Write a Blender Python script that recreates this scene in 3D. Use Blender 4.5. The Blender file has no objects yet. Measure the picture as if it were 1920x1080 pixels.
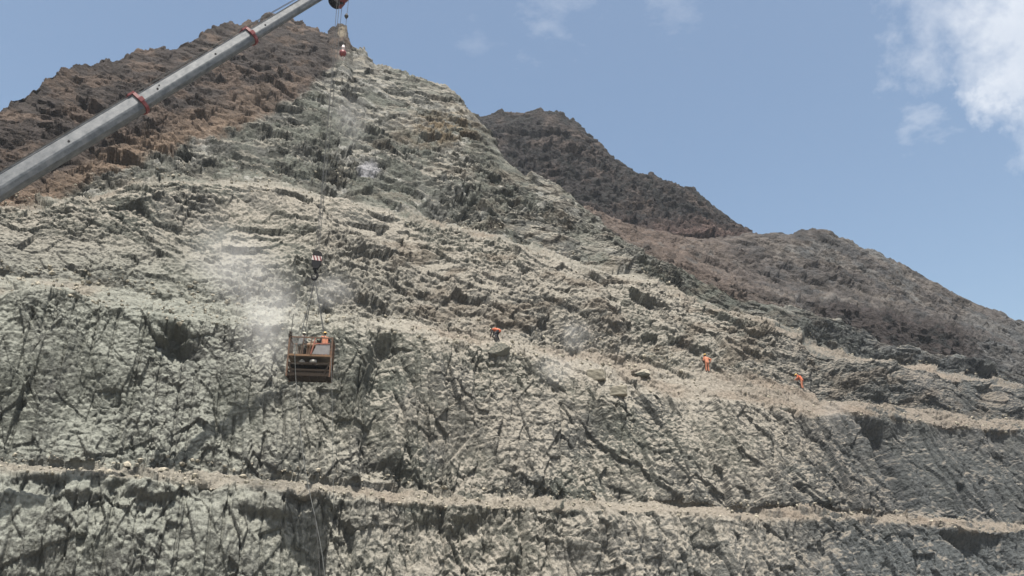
import bpy, bmesh, math, random
import numpy as np
from mathutils import Vector, Matrix

# ------------------------------------------------------------------ camera, sky, sun, exposure
scene = bpy.context.scene
COL = scene.collection
F = 1500.0                       # focal length in photo pixels (1920 wide)
PITCH = math.radians(20.0)
CP, SP = math.cos(PITCH), math.sin(PITCH)
cam_d = bpy.data.cameras.new("camera")
cam_d.sensor_width = 36.0
cam_d.lens = F / 1920.0 * 36.0
cam_d.clip_start = 0.1
cam_d.clip_end = 5000.0
cam = bpy.data.objects.new("camera", cam_d)
cam.rotation_euler = (math.radians(90.0) + PITCH, 0, 0)
COL.objects.link(cam)
scene.camera = cam

SUN_EL, SUN_AZ = 71.5, 176.0     # azimuth: degrees from +Y towards +X
az, el = math.radians(SUN_AZ), math.radians(SUN_EL)
SUN_DIR = Vector((math.sin(az) * math.cos(el), math.cos(az) * math.cos(el), math.sin(el)))
sun_d = bpy.data.lights.new("sun", 'SUN')
sun_d.energy = 5.0
sun_d.angle = math.radians(0.5)
sun_d.color = (1.0, 0.95, 0.87)
sun = bpy.data.objects.new("sun", sun_d)
sun.rotation_euler = (-SUN_DIR).to_track_quat('-Z', 'Y').to_euler()
COL.objects.link(sun)

scene.view_settings.view_transform = 'Standard'
scene.view_settings.look = 'None'
scene.view_settings.gamma = 1.0
scene.view_settings.exposure = 1.18
scene.cycles.volume_bounces = 3


def ray(px, py):
    dx = (px - 960.0) / F
    dy = (540.0 - py) / F
    return Vector((dx, CP - dy * SP, SP + dy * CP))


def at_y(px, py, Y):
    d = ray(px, py)
    return d * (Y / d.y)


world = bpy.data.worlds.new("World")
scene.world = world
world.use_nodes = True
wt = world.node_tree
wt.nodes.clear()


def wn(kind, **kw):
    n = wt.nodes.new(kind)
    for k, v in kw.items():
        setattr(n, k, v)
    return n


sky = wn('ShaderNodeTexSky', sky_type='NISHITA', sun_disc=False)
sky.sun_elevation = el
sky.sun_rotation = az
sky.altitude = 0
sky.air_density = 1.0
sky.dust_density = 3.6
sky.ozone_density = 1.3
tc = wn('ShaderNodeTexCoord')
bg = wn('ShaderNodeBackground')
bg.inputs['Strength'].default_value = 0.075
wo = wn('ShaderNodeOutputWorld')


def wmath(op, a, b=None, clamp=False):
    n = wn('ShaderNodeMath', operation=op, use_clamp=clamp)
    for i, v in enumerate((a, b)):
        if v is None:
            continue
        if isinstance(v, (int, float)):
            n.inputs[i].default_value = v
        else:
            wt.links.new(v, n.inputs[i])
    return n.outputs[0]


def wnoise(scale, detail, rough, dist=0.0, stretch=(1, 1, 1)):
    m = wn('ShaderNodeMapping')
    m.inputs['Scale'].default_value = stretch
    wt.links.new(tc.outputs['Generated'], m.inputs['Vector'])
    n = wn('ShaderNodeTexNoise')
    n.inputs['Scale'].default_value = scale
    n.inputs['Detail'].default_value = detail
    n.inputs['Roughness'].default_value = rough
    n.inputs['Distortion'].default_value = dist
    wt.links.new(m.outputs[0], n.inputs['Vector'])
    return n.outputs['Fac']


def cloud_lobe(px, py, radius_px, soft, amp, warp_src, gain=2.0):
    c = ray(px, py).normalized()
    dn = wn('ShaderNodeVectorMath', operation='DISTANCE')
    wt.links.new(tc.outputs['Generated'], dn.inputs[0])
    dn.inputs[1].default_value = c
    r = radius_px / 1700.0
    a = wmath('DIVIDE', dn.outputs['Value'], r)
    a = wmath('SUBTRACT', 1.0, a)
    w = wmath('MULTIPLY', wmath('SUBTRACT', warp_src, 0.5), soft)
    a = wmath('ADD', a, w)
    return wmath('MULTIPLY', wmath('MULTIPLY', a, gain, True), amp)


n_big = wnoise(6.0, 12, 0.62)
n_fine = wnoise(15.0, 10, 0.62)
n_wisp = wnoise(24.0, 8, 0.6, 0.0, (1, 1, 2.0))
lobes = [cloud_lobe(2035, -10, 260, 3.0, 0.92, n_big, 1.8),
         cloud_lobe(1930, 150, 100, 3.2, 0.8, n_fine, 1.8),
         cloud_lobe(1745, 225, 45, 5.0, 0.35, n_wisp, 0.9),
         cloud_lobe(1760, 10, 110, 5.0, 0.4, n_fine, 1.0),
         cloud_lobe(1035, 5, 75, 6.0, 0.22, n_wisp, 0.7),
         cloud_lobe(895, 78, 45, 6.0, 0.12, n_wisp, 0.7),
         cloud_lobe(1255, -10, 70, 6.0, 0.18, n_wisp, 0.7)]
cl = lobes[0]
for l in lobes[1:]:
    cl = wmath('MAXIMUM', cl, l)
inner = wmath('MULTIPLY', cl, wmath('ADD', wmath('MULTIPLY', n_fine, 0.9), 0.52), True)
mixc = wn('ShaderNodeMix', data_type='RGBA')
wt.links.new(inner, mixc.inputs['Factor'])
skc = wn('ShaderNodeMix', data_type='RGBA', blend_type='MULTIPLY')
skc.inputs['Factor'].default_value = 1.0
wt.links.new(sky.outputs[0], skc.inputs['A'])
skc.inputs['B'].default_value = (1.07, 1.12, 1.06, 1)
wt.links.new(skc.outputs['Result'], mixc.inputs['A'])
mixc.inputs['B'].default_value = (4.6, 4.9, 5.4, 1)
wt.links.new(mixc.outputs['Result'], bg.inputs['Color'])
wt.links.new(bg.outputs[0], wo.inputs['Surface'])

# ------------------------------------------------------------------ noise helpers (numpy)
f32 = np.float32


def _hash(ix, iy, seed):
    h = (ix.astype(np.int64) * 374761393 + iy.astype(np.int64) * 668265263 + seed * 1442695041) & 0xFFFFFFFF
    h = h.astype(np.uint32)
    h ^= h >> np.uint32(13)
    h *= np.uint32(1274126177)
    h ^= h >> np.uint32(16)
    h *= np.uint32(2246822519)
    h ^= h >> np.uint32(13)
    return h


def _u(h, k):
    g = h * np.uint32(2654435761 + 2 * k * 40503 + 1)
    g ^= g >> np.uint32(15)
    g *= np.uint32(2246822519)
    g ^= g >> np.uint32(13)
    return (g >> np.uint32(8)).astype(f32) * f32(1.0 / 16777216.0)


def vnoise(x, y, seed):
    ix, iy = np.floor(x), np.floor(y)
    fx, fy = (x - ix).astype(f32), (y - iy).astype(f32)
    fx = fx * fx * (3 - 2 * fx)
    fy = fy * fy * (3 - 2 * fy)
    a = _u(_hash(ix, iy, seed), 0)
    b = _u(_hash(ix + 1, iy, seed), 0)
    c = _u(_hash(ix, iy + 1, seed), 0)
    d = _u(_hash(ix + 1, iy + 1, seed), 0)
    return (a + (b - a) * fx) * (1 - fy) + (c + (d - c) * fx) * fy


def fbm(x, y, seed, octv=4, gain=0.5):
    v = 0.0
    a = 1.0
    tot = 0.0
    for i in range(octv):
        v = v + a * (vnoise(x, y, seed + i * 17) - 0.5) * 2
        tot += a
        x, y = x * 2.03 + 5.1, y * 2.03 + 9.7
        a *= gain
    return v / tot


def facets(x, y, seed, tilt=1.0, step=0.5):
    """Broken-rock relief: every Voronoi cell is a tilted plane of its own. returns relief, edge distance, random."""
    ix, iy = np.floor(x), np.floor(y)
    best = np.full(x.shape, 9.0, f32)
    sec = np.full(x.shape, 9.0, f32)
    bx = np.zeros(x.shape, f32)
    by = np.zeros(x.shape, f32)
    bh = np.zeros(x.shape, np.uint32)
    for oy in (-1, 0, 1):
        for ox in (-1, 0, 1):
            h = _hash(ix + ox, iy + oy, seed)
            dx = (x - (ix + ox)).astype(f32) - _u(h, 1)
            dy = (y - (iy + oy)).astype(f32) - _u(h, 2)
            d = dx * dx + dy * dy
            m = d < best
            sec = np.where(m, best, np.minimum(sec, d))
            bx = np.where(m, dx, bx)
            by = np.where(m, dy, by)
            bh = np.where(m, h, bh)
            best = np.where(m, d, best)
    gx = _u(bh, 3) - 0.5
    gy = _u(bh, 4) - 0.5
    hh = _u(bh, 5) - 0.5
    rel = tilt * 2 * (gx * bx + gy * by) + step * 2 * hh
    edge = np.sqrt(sec) - np.sqrt(best)
    return rel, edge, _u(bh, 6)


def sstep(a, b, x):
    t = np.clip((x - a) / (b - a), 0, 1)
    return t * t * (3 - 2 * t)


def poly(pts, x):
    p = np.array(pts, float)
    return np.interp(x, p[:, 0], p[:, 1])


# wall frame: s runs along the cut face, r away from the camera
AX, AY = 0.914, 0.405


def t_from_r(px, py, r):
    dx = (px - 960.0) / F
    dy = (540.0 - py) / F
    y = CP - dy * SP
    return r / (-AY * dx + AX * y)


def t_from_slope(px, py, tb, r0, z0):
    dx = (px - 960.0) / F
    dy = (540.0 - py) / F
    y = CP - dy * SP
    z = SP + dy * CP
    q = -AY * dx + AX * y
    return (r0 * tb - z0) / (q * tb - z)


def pt(px, py, t):
    dx = (px - 960.0) / F
    dy = (540.0 - py) / F
    return np.stack([dx * t, (CP - dy * SP) * t, (SP + dy * CP) * t], -1)


def from_rz(px, r, z):
    """point of the pixel column px that lies at wall distance r and height z"""
    dx = (px - 960.0) / F
    A = -AY * dx + AX * CP
    # r = t*A - AX*SP*u ; z = t*SP + CP*u
    det = A * CP + AX * SP * SP
    t = (r * CP + AX * SP * z) / det
    u = (z - t * SP) / CP
    return np.stack([dx * t, CP * t - SP * u, SP * t + CP * u], -1)


def project(P):
    depth = P[..., 1] * CP + P[..., 2] * SP
    up = -P[..., 1] * SP + P[..., 2] * CP
    return 960 + F * P[..., 0] / depth, 540 - F * up / depth, depth


def build_sheet(lines, counts):
    rows = []
    seg = []
    for k in range(len(lines) - 1):
        n = counts[k]
        for j in range(n):
            f = j / n
            rows.append(lines[k] * (1 - f) + lines[k + 1] * f)
            seg.append(k + f)
    rows.append(lines[-1])
    seg.append(float(len(lines) - 1))
    return np.stack(rows, 0), np.array(seg)


def smooth_rows(P, seg_n):
    for _ in range(seg_n):
        Q = P.copy()
        Q[1:-1] = (P[:-2] + 2 * P[1:-1] + P[2:]) / 4
        P = Q
    return P


def normals(P):
    du = np.gradient(P, axis=1)
    dv = np.gradient(P, axis=0)
    n = np.cross(du, dv)
    n /= np.linalg.norm(n, axis=-1, keepdims=True) + 1e-9
    return n


def grid_mesh(name, P, col):
    R, C = P.shape[:2]
    me = bpy.data.meshes.new(name)
    me.vertices.add(R * C)
    me.vertices.foreach_set('co', P.reshape(-1, 3).astype(f32).ravel())
    idx = np.arange(R * C, dtype=np.int32).reshape(R, C)
    q = np.stack([idx[:-1, :-1], idx[:-1, 1:], idx[1:, 1:], idx[1:, :-1]], -1).reshape(-1, 4)
    nq = len(q)
    me.loops.add(nq * 4)
    me.loops.foreach_set('vertex_index', q.ravel())
    me.polygons.add(nq)
    me.polygons.foreach_set('loop_start', np.arange(0, nq * 4, 4, dtype=np.int32))
    me.update(calc_edges=True)
    at = me.attributes.new('rock_color', 'FLOAT_COLOR', 'POINT')
    c4 = np.ones((R * C, 4), f32)
    c4[:, :3] = col.reshape(-1, 3)
    at.data.foreach_set('color', c4.ravel())
    o = bpy.data.objects.new(name, me)
    COL.objects.link(o)
    return o


# ------------------------------------------------------------------ materials
def new_mat(name):
    m = bpy.data.materials.new(name)
    m.use_nodes = True
    nt = m.node_tree
    return m, nt, nt.nodes['Principled BSDF']


def rock_material(name, bump=0.10, scale=1.0):
    m, nt, b = new_mat(name)
    b.inputs['Roughness'].default_value = 0.93
    b.inputs['Specular IOR Level'].default_value = 0.15
    g = nt.nodes.new('ShaderNodeNewGeometry')
    a = nt.nodes.new('ShaderNodeAttribute')
    a.attribute_name = 'rock_color'
    n1 = nt.nodes.new('ShaderNodeTexNoise')
    n1.inputs['Scale'].default_value = 3.2 * scale
    n1.inputs['Detail'].default_value = 7
    n1.inputs['Roughness'].default_value = 0.7
    nt.links.new(g.outputs['Position'], n1.inputs['Vector'])
    r1 = nt.nodes.new('ShaderNodeMapRange')
    r1.inputs['From Min'].default_value = 0.3
    r1.inputs['From Max'].default_value = 0.7
    r1.inputs['To Min'].default_value = 0.62
    r1.inputs['To Max'].default_value = 1.38
    nt.links.new(n1.outputs['Fac'], r1.inputs['Value'])
    v = nt.nodes.new('ShaderNodeVectorMath')
    v.operation = 'SCALE'
    nt.links.new(a.outputs['Color'], v.inputs[0])
    nt.links.new(r1.outputs[0], v.inputs['Scale'])
    nt.links.new(v.outputs[0], b.inputs['Base Color'])
    n2 = nt.nodes.new('ShaderNodeTexNoise')
    n2.inputs['Scale'].default_value = 5.0 * scale
    n2.inputs['Detail'].default_value = 6
    n2.inputs['Roughness'].default_value = 0.75
    nt.links.new(g.outputs['Position'], n2.inputs['Vector'])
    hsum = n2.outputs['Fac']
    for vs_, wt_ in ((2.6 * scale, 0.9), (7.0 * scale, 0.4)):
        vo = nt.nodes.new('ShaderNodeTexVoronoi')
        vo.inputs['Scale'].default_value = vs_
        nt.links.new(g.outputs['Position'], vo.inputs['Vector'])
        ma = nt.nodes.new('ShaderNodeMath')
        ma.operation = 'MULTIPLY_ADD'
        nt.links.new(vo.outputs['Distance'], ma.inputs[0])
        ma.inputs[1].default_value = -wt_
        nt.links.new(hsum, ma.inputs[2])
        hsum = ma.outputs[0]
    bp = nt.nodes.new('ShaderNodeBump')
    bp.inputs['Strength'].default_value = 0.9
    bp.inputs['Distance'].default_value = bump
    nt.links.new(hsum, bp.inputs['Height'])
    nt.links.new(bp.outputs[0], b.inputs['Normal'])
    return m


ALB = 0.56


def simple_mat(name, color, rough=0.6, metal=0.0, vary=0.25, scale=6.0, dirt=None, dirt_amt=0.5, spec=0.4):
    m, nt, b = new_mat(name)
    b.inputs['Roughness'].default_value = rough
    b.inputs['Metallic'].default_value = metal
    b.inputs['Specular IOR Level'].default_value = spec
    t = nt.nodes.new('ShaderNodeTexCoord')
    n = nt.nodes.new('ShaderNodeTexNoise')
    n.inputs['Scale'].default_value = scale
    n.inputs['Detail'].default_value = 6
    nt.links.new(t.outputs['Object'], n.inputs['Vector'])
    rmp = nt.nodes.new('ShaderNodeMapRange')
    rmp.inputs['From Min'].default_value = 0.3
    rmp.inputs['From Max'].default_value = 0.7
    nt.links.new(n.outputs['Fac'], rmp.inputs['Value'])
    mx = nt.nodes.new('ShaderNodeMix')
    mx.data_type = 'RGBA'
    c = tuple(ALB * q for q in color)
    dirt = tuple(ALB * q for q in dirt) if dirt else None
    d = dirt if dirt else tuple(x * (1 - vary) for x in c)
    mx.inputs['A'].default_value = (*c, 1)
    mx.inputs['B'].default_value = (*(c[i] * (1 - dirt_amt) + d[i] * dirt_amt for i in range(3)), 1) if dirt else (*d, 1)
    nt.links.new(rmp.outputs[0], mx.inputs['Factor'])
    nt.links.new(mx.outputs['Result'], b.inputs['Base Color'])
    return m


# ------------------------------------------------------------------ the near hill: benched quarry face
STEP = 1.2
px = np.arange(-300.0, 2260.0, STEP)
A_lip = -6 + poly([(-300, 885), (0, 897), (150, 892), (300, 908), (450, 915), (600, 930), (760, 945), (900, 950), (1100, 962), (1400, 978), (1650, 985), (1920, 1003), (2300, 1015)], px)
A_in = poly([(-300, 860), (0, 870), (150, 872), (300, 878), (450, 890), (600, 900), (760, 915), (900, 925), (1100, 938), (1400, 957), (1650, 963), (1920, 982), (2300, 995)], px)
B_lip = poly([(-300, 530), (0, 555), (60, 540), (130, 548), (200, 572), (330, 600), (430, 605), (520, 615), (600, 608), (680, 612), (760, 625), (850, 645), (920, 652), (1000, 672), (1100, 705), (1160, 732), (1260, 748), (1330, 752), (1430, 765), (1520, 782), (1590, 770), (1700, 785), (1920, 810), (2300, 850)], px)
B_in = poly([(-300, 480), (0, 520), (130, 530), (300, 560), (450, 575), (600, 588), (700, 600), (800, 615), (930, 634), (1050, 656), (1180, 680), (1330, 697), (1430, 712), (1500, 722), (1580, 746), (1700, 765), (1920, 790), (2300, 835)], px)
C_lip = poly([(-300, 400), (0, 402), (120, 385), (250, 352), (330, 342), (450, 350), (560, 364), (640, 378), (720, 396), (840, 424), (960, 455), (1060, 493), (1200, 530), (1330, 575), (1450, 612), (1600, 665), (1760, 706), (1920, 735), (2300, 790)], px)
sky_pts = [(-300, 300), (0, 205), (30, 192), (60, 168), (90, 150), (140, 127), (215, 112), (250, 96), (340, 82), (400, 57), (430, 50), (470, 50), (500, 36), (540, 34), (570, 46), (600, 62), (616, 58), (626, 46), (642, 42), (652, 60), (660, 82), (685, 97), (700, 112), (760, 132), (820, 152), (850, 168), (870, 192), (892, 217), (920, 252), (945, 290), (985, 322), (1050, 350), (1100, 387), (1150, 432), (1200, 472), (1290, 515), (1370, 553), (1450, 572), (1560, 604), (1620, 612), (1660, 640), (1760, 667), (1840, 684), (1920, 702), (2300, 765)]
S_top = poly(sky_pts, px)

l0 = from_rz(px, 53.0 + 0 * px, -2.2 + 0 * px)
l1 = pt(px, A_lip, t_from_r(px, A_lip, 55.6))
l2 = pt(px, A_in, t_from_r(px, A_in, 57.6))
l3 = pt(px, B_lip, t_from_r(px, B_lip, 62.2))
l4 = pt(px, B_in, t_from_r(px, B_in, 65.0))
zin = l4[:, 2]
t5 = t_from_slope(px, C_lip, 1.5, 65.0, zin)
l5 = pt(px, C_lip, t5)
C_in = C_lip - 9
r5 = -AY * l5[:, 0] + AX * l5[:, 1]
l6 = pt(px, C_in, t_from_r(px, C_in, r5 + 3.8))
r6 = r5 + 3.8
t7 = t_from_slope(px, S_top, 1.32, r6, l6[:, 2])
t7 = np.convolve(np.pad(t7, 12, mode='edge'), np.ones(25) / 25, 'valid')
l7 = pt(px, S_top, t7)
l8 = l7 + np.array([-AY * 9, AX * 9, -2.0])
l9 = l7 + np.array([-AY * 60, AX * 60, -60.0])
lines = [l0, l1, l2, l3, l4, l5, l6, l7, l8, l9]
counts = [125, 22, 265, 36, 190, 16, 270, 8, 8]
P, seg = build_sheet(lines, counts)
P = smooth_rows(P, 6)
N = normals(P)
SEG = seg[:, None] + 0 * P[..., 0]
s = P[..., 0] * AX + P[..., 1] * AY
r = -AY * P[..., 0] + AX * P[..., 1]
h = P[..., 2] * 1.0 + r * 0.62
U, V, D0 = project(P)
face = ((SEG < 1) | ((SEG > 2) & (SEG < 3))).astype(f32)
bench = (sstep(0.93, 1.03, SEG) * (1 - sstep(1.97, 2.05, SEG)) + sstep(2.93, 3.02, SEG) * (1 - sstep(3.97, 4.06, SEG))
         + sstep(4.95, 5.02, SEG) * (1 - sstep(5.95, 6.05, SEG)) * 0.95)
upper = sstep(4.9, 5.3, SEG)
mid = sstep(4.0, 4.1, SEG) * (1 - sstep(4.95, 5.1, SEG))

bl = poly([(-300, 430), (0, 392), (90, 372), (180, 330), (350, 268), (430, 240), (500, 212), (560, 185), (600, 145), (630, 116), (660, 92), (700, 60), (2300, -400)], px)
BLV = np.where(U < 660, bl[None, :] + 0 * V, -900.0)
w1 = fbm(s / 9, h / 9, 11, 3)
w2 = fbm(s / 9 + 31, h / 9, 12, 3)
WF = np.where(face > 0.5, 0.6, 1.5)
ws, wh = s + WF * w1, h + WF * w2
# faces: blocks taller than wide; upper slope: slabs dipping to the right
amp = 1 - 0.52 * bench
rot = np.where(face > 0.5, 0.30, 0.42)
cr, sr = np.cos(rot), np.sin(rot)
a_ = ws * cr + wh * sr * 1.0
b_ = -ws * sr * -1.0 * 0 + (wh * cr + ws * sr)
a_ = ws * cr - wh * sr
stretch_v = np.where(face > 0.5, 0.40, 1.2)
fx = np.where(face > 0.5, ws + 0.10 * wh, a_ * 0.9 + 0.5 * w2)
fy = np.where(face > 0.5, wh * stretch_v, b_ * 1.12)

FS = 1 - 0.52 * face * (1 - 0.3 * sstep(880, 940, V))
disp = 1.25 * fbm(s / 13, h / 17, 3, 3) + 0.55 * fbm(s / 4.5, h / 9, 5, 2)
d5, e5, k5 = facets(fx / 4.6, fy / 4.6, 21, 1.0, 0.5)
d2, e2, k2 = facets(fx / 1.9 + 3, fy / 1.9, 22, 0.85, 0.62)
d1, e1, k1 = facets(fx / 0.8 + 7, fy / 0.8, 23, 0.9, 0.65)
d0, e0, k0 = facets(fx / 0.34, fy / 0.34 + 9, 24, 1.0, 0.5)
rough = np.clip(0.55 + 1.7 * fbm(s / 6, h / 8, 41, 3), 0.04, 1.5)
dq, eq, kq = facets(fx / 1.1 + 0.6 * w1, fy / 1.1 + 11, 27, 1.3, 0.3)
slope = mid * 0.45 + upper * 0.85 + face + bench * 0.8
slope = np.clip(slope, 0, 1)
disp = disp + ((0.95 * d5 + 0.50 * d2 * (0.75 + 0.5 * rough)) * (0.42 + 0.58 * slope) + 0.24 * dq * (0.25 + rough) * slope * (1 - 0.4 * face)
               + 0.22 * d1 * (0.25 + rough) * (0.45 + 0.55 * slope) * (1 - 0.3 * face) + 0.11 * d0 * (0.2 + rough)) * FS
# thin horizontal break lines
hb = 0.6 * facets(s / 2.4 + 0.3 * w1, h / 0.42 + 0.8 * w2, 33, 0.6, 0.8)[0]
disp = disp + 0.07 * hb * (1 - 0.5 * upper)
# upright ribs and slots on the faces
vr = facets(ws / 1.15, wh / 5.5, 35, 1.2, 0.5)[0] + 0.9 * facets(ws / 2.6 + 0.1 * wh, wh / 7.0, 37, 1.3, 0.5)[0]
flute = 0.07 * fbm(s / 0.22, h / 2.6, 38, 3, 0.6) * face + 0.13 * fbm(s / 0.45, h / 1.6, 39, 3, 0.6) * (mid + upper)
disp = disp + flute + 0.30 * vr * face + 0.42 * (0.35 - np.abs(fbm(ws / 1.9, wh / 8.0, 36, 4))) * face
disp = disp * amp
hs = np.where(face > 0.5, h * 0.55, h)
disp = disp + 0.085 * (0.35 + 0.8 * rough) * facets(s / 0.42, hs / 0.42, 63, 1.2, 0.6)[0] + 0.07 * (0.3 - np.abs(fbm(s / 0.6, hs / 0.6, 61, 3, 0.6))) + 0.05 * fbm(s / 0.16, hs / 0.16, 62, 1)
crag = facets(s / 3.1 + w1, h / 2.6 + w2, 51, 1.1, 0.45)[0] * 0.75 + facets(s / 1.2 + w1, h / 1.0, 52, 1.1, 0.6)[0] * 0.26
BM = sstep(12, -12, V - BLV)
disp = disp * (1 - 0.5 * BM) + crag * BM

joint = np.exp(-(e2 / 0.05) ** 2) * (k2 > 0.25) + 0.8 * np.exp(-(e5 / 0.025) ** 2) + 0.45 * np.exp(-(e1 / 0.06) ** 2) * (k1 > 0.5)
disp = disp - 0.03 * joint * (0.35 + 0.65 * np.clip(face + upper, 0, 1)) * (1 - 0.6 * bench)
# presplit drill-hole half barrels on the faces
gate = sstep(-0.15, 0.2, fbm(s / 6, h / 8, 71, 3) + 0.30 * sstep(450, 100, U) + 0.12 * sstep(850, 1000, V) + 0.05)
sp = 1.45
k = np.floor(s / sp)
jit = (_u(_hash(k, 0 * k, 5), 1) - 0.5) * 0.5
ds = np.abs(s / sp - k - 0.5 - jit) * sp
groove = np.exp(-(ds / 0.085) ** 2) * gate * face
groove = groove * (vnoise(s * 0 + k * 3.3, h / 1.6, 77) > 0.25)
disp = disp - 0.24 * groove


def seg_dist(pts):
    """signed horizontal pixel distance to a polyline given as (py -> px)"""
    p = np.array(pts, float)
    o = np.argsort(p[:, 1])
    return U - np.interp(V, p[o, 1], p[o, 0])


def vmask(v0, v1, soft=18):
    return sstep(v0 - soft, v0 + soft, V) * (1 - sstep(v1 - soft, v1 + soft, V))


wob = 14 * fbm(s / 2.2, h / 2.2, 91, 3)
# recessed corner right of the long dark edge
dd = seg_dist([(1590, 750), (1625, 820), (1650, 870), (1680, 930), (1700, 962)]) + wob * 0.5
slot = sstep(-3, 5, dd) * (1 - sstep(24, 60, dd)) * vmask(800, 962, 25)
disp = disp - (2.0 * slot + 1.0 * sstep(-3, 7, dd) * (1 - sstep(60, 300, dd)) * vmask(790, 962, 25))
dd = seg_dist([(1500, 610), (1520, 660), (1530, 720), (1540, 745)]) + wob * 0.5
disp = disp - 1.3 * sstep(-3, 8, dd) * (1 - sstep(20, 200, dd)) * vmask(620, 745, 14)
dd = seg_dist([(1760, 1000), (1800, 1060), (1820, 1120)]) + wob * 0.5
disp = disp - 1.8 * sstep(-3, 7, dd) * (1 - sstep(15, 160, dd)) * vmask(1005, 1150, 14)
# hollow under the ledge on the left
g = np.exp(-(((U - 335 + 2 * wob + 30 * d2) / 40) ** 2 + ((V - 632 + 1.5 * wob + 0.55 * (335 - U) + 20 * d5) / 30) ** 2))
disp = disp - 1.5 * sstep(0.15, 0.8, g)
# gully right of the basket
dd = seg_dist([(735, 600), (705, 690), (685, 760), (700, 880)]) + wob * 0.7
disp = disp - 1.5 * np.exp(-(dd / 26) ** 2) * vmask(640, 890)
dd = seg_dist([(640, 600), (660, 700), (690, 800), (740, 900)]) + wob
disp = disp + 0.9 * np.exp(-(dd / 40) ** 2) * vmask(620, 880)
# overhanging crowns of the lower face
for (cu, cv, ru, rv, am) in [(70, 915, 60, 22, -1.4), (140, 925, 45, 22, 1.2), (290, 925, 55, 20, 1.2), (230, 930, 30, 30, -1.3),
                             (400, 925, 40, 28, -1.2), (500, 950, 70, 22, 1.3), (560, 935, 30, 26, -1.4), (850, 985, 60, 25, -1.0),
                             (900, 1010, 60, 60, -1.3), (1080, 990, 80, 50, 1.1)]:
    g = np.exp(-(((U - cu + wob) / ru) ** 2 + ((V - cv + wob * 0.6) / rv) ** 2))
    disp = disp + 0.5 * am * sstep(0.2, 0.8, g)
disp = disp * (1 - sstep(7.9, 8.4, SEG))
# keep the crest where it is, only ragged
crest = sstep(6.9, 7.0, SEG)
disp = np.where(SEG > 6.5, disp * (1 - 0.55 * sstep(6.5, 6.95, SEG)), disp)
Pn = P + N * disp[..., None]
rag = 1.2 * fbm(s / 5, h * 0, 95, 3) + 0.5 * (facets(s / 2.1, s * 0 + 0.5, 96, 1.2, 0.6)[0]) + 0.3 * facets(s / 0.7, s * 0 + 2.5, 97, 1.2, 0.6)[0]
Pn[..., 2] += rag * sstep(6.90, 7.0, SEG) * (1 - sstep(7.9, 8.6, SEG)) * np.interp(U, [600, 1000, 1500], [1.0, 0.7, 0.3])
NEAR = Pn
N2 = normals(Pn)
Ns = N2.copy()
for _ in range(2):
    Ns[1:-1, 1:-1] = (Ns[1:-1, 1:-1] * 2 + Ns[:-2, 1:-1] + Ns[2:, 1:-1] + Ns[1:-1, :-2] + Ns[1:-1, 2:]) / 6

# ---- colours
def C(*c):
    return np.array(c, float)


def lerp(a, b, f):
    return a + (b - a) * f[..., None]


rock_green = C(0.155, 0.163, 0.140)
rock_grey = C(0.160, 0.160, 0.148)
rock_dark = C(0.055, 0.057, 0.049)
rock_blue = C(0.105, 0.113, 0.120)
dust = C(0.435, 0.40, 0.342)
dust_green = C(0.362, 0.372, 0.326)
brown_d = C(0.034, 0.028, 0.026)
brown_l = C(0.078, 0.058, 0.047)
n_a = fbm(s / 4.5, h / 7, 101, 4)
n_b = fbm(s / 1.3, h / 1.3, 102, 4)
n_c = fbm(s / 14, h / 10, 103, 3)
col = lerp(rock_green, rock_grey, sstep(-0.25, 0.3, n_a))
col = lerp(col, rock_dark, sstep(0.1 - 0.25 * upper, 0.45 - 0.2 * upper, n_b) * (0.35 + 0.6 * upper) * (1 - 0.2 * face))
rk = 0.72 + 0.3 * k1 + 0.26 * k2
col = col * rk[..., None]
lightc = sstep(0.78, 0.86, k1 * 0.5 + k2 * 0.5 + 0.12 * n_a) * upper
col = lerp(col, C(0.42, 0.415, 0.385), 0.8 * lightc)
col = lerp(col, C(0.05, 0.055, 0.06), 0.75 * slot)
rightm = sstep(1250, 1750, U + 40 * n_c) * sstep(430, 620, V)
col = lerp(col, rock_blue, 0.75 * rightm)
lowr = sstep(960, 1040, V) * sstep(1000, 1200, U)
col = lerp(col, C(0.15, 0.165, 0.172), 0.6 * lowr)
# pale dust lying on whatever faces up
duc = lerp(dust + 0 * col, dust_green, sstep(900, 300, U) * sstep(380, 600, V))
duc = lerp(duc, C(0.25, 0.22, 0.19), 0.75 * rightm)
duc = lerp(duc, C(0.30, 0.285, 0.245), 0.7 * upper)
up = Ns[..., 2] + 0.16 * n_b + 0.10 * n_a
th = 0.30 + 0.16 * upper + 0.12 * rightm - 0.10 * bench - 0.05 * sstep(500, 1000, U) * (1 - rightm)
dm = sstep(th, th + 0.30, up)
cover = sstep(0.0, 0.5, fbm(s / 8, h / 6, 111, 4) + 0.42 * (1 - upper) - 0.35 * rightm + 0.10)
dm = dm * (1 - 0.45 * upper * sstep(0.2, -0.3, n_a))
dm = np.clip(dm + 0.55 * cover * (1 - 0.7 * upper) * (1 - 0.75 * rightm) * (0.4 + 0.6 * sstep(-0.1, 0.4, up)), 0, 1)
duc = lerp(duc, C(0.37, 0.33, 0.275), bench * sstep(2.2, 1.8, SEG) * 0.8)
duc = lerp(duc, C(0.30, 0.255, 0.21), bench * sstep(1150, 1500, U) * 0.7)
dm = np.maximum(dm, 0.9 * bench * sstep(-0.2, 0.25, n_b + 0.6 * n_a + np.where(SEG > 2.5, 0.22, -0.02)))
col = lerp(col, duc, dm)
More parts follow.
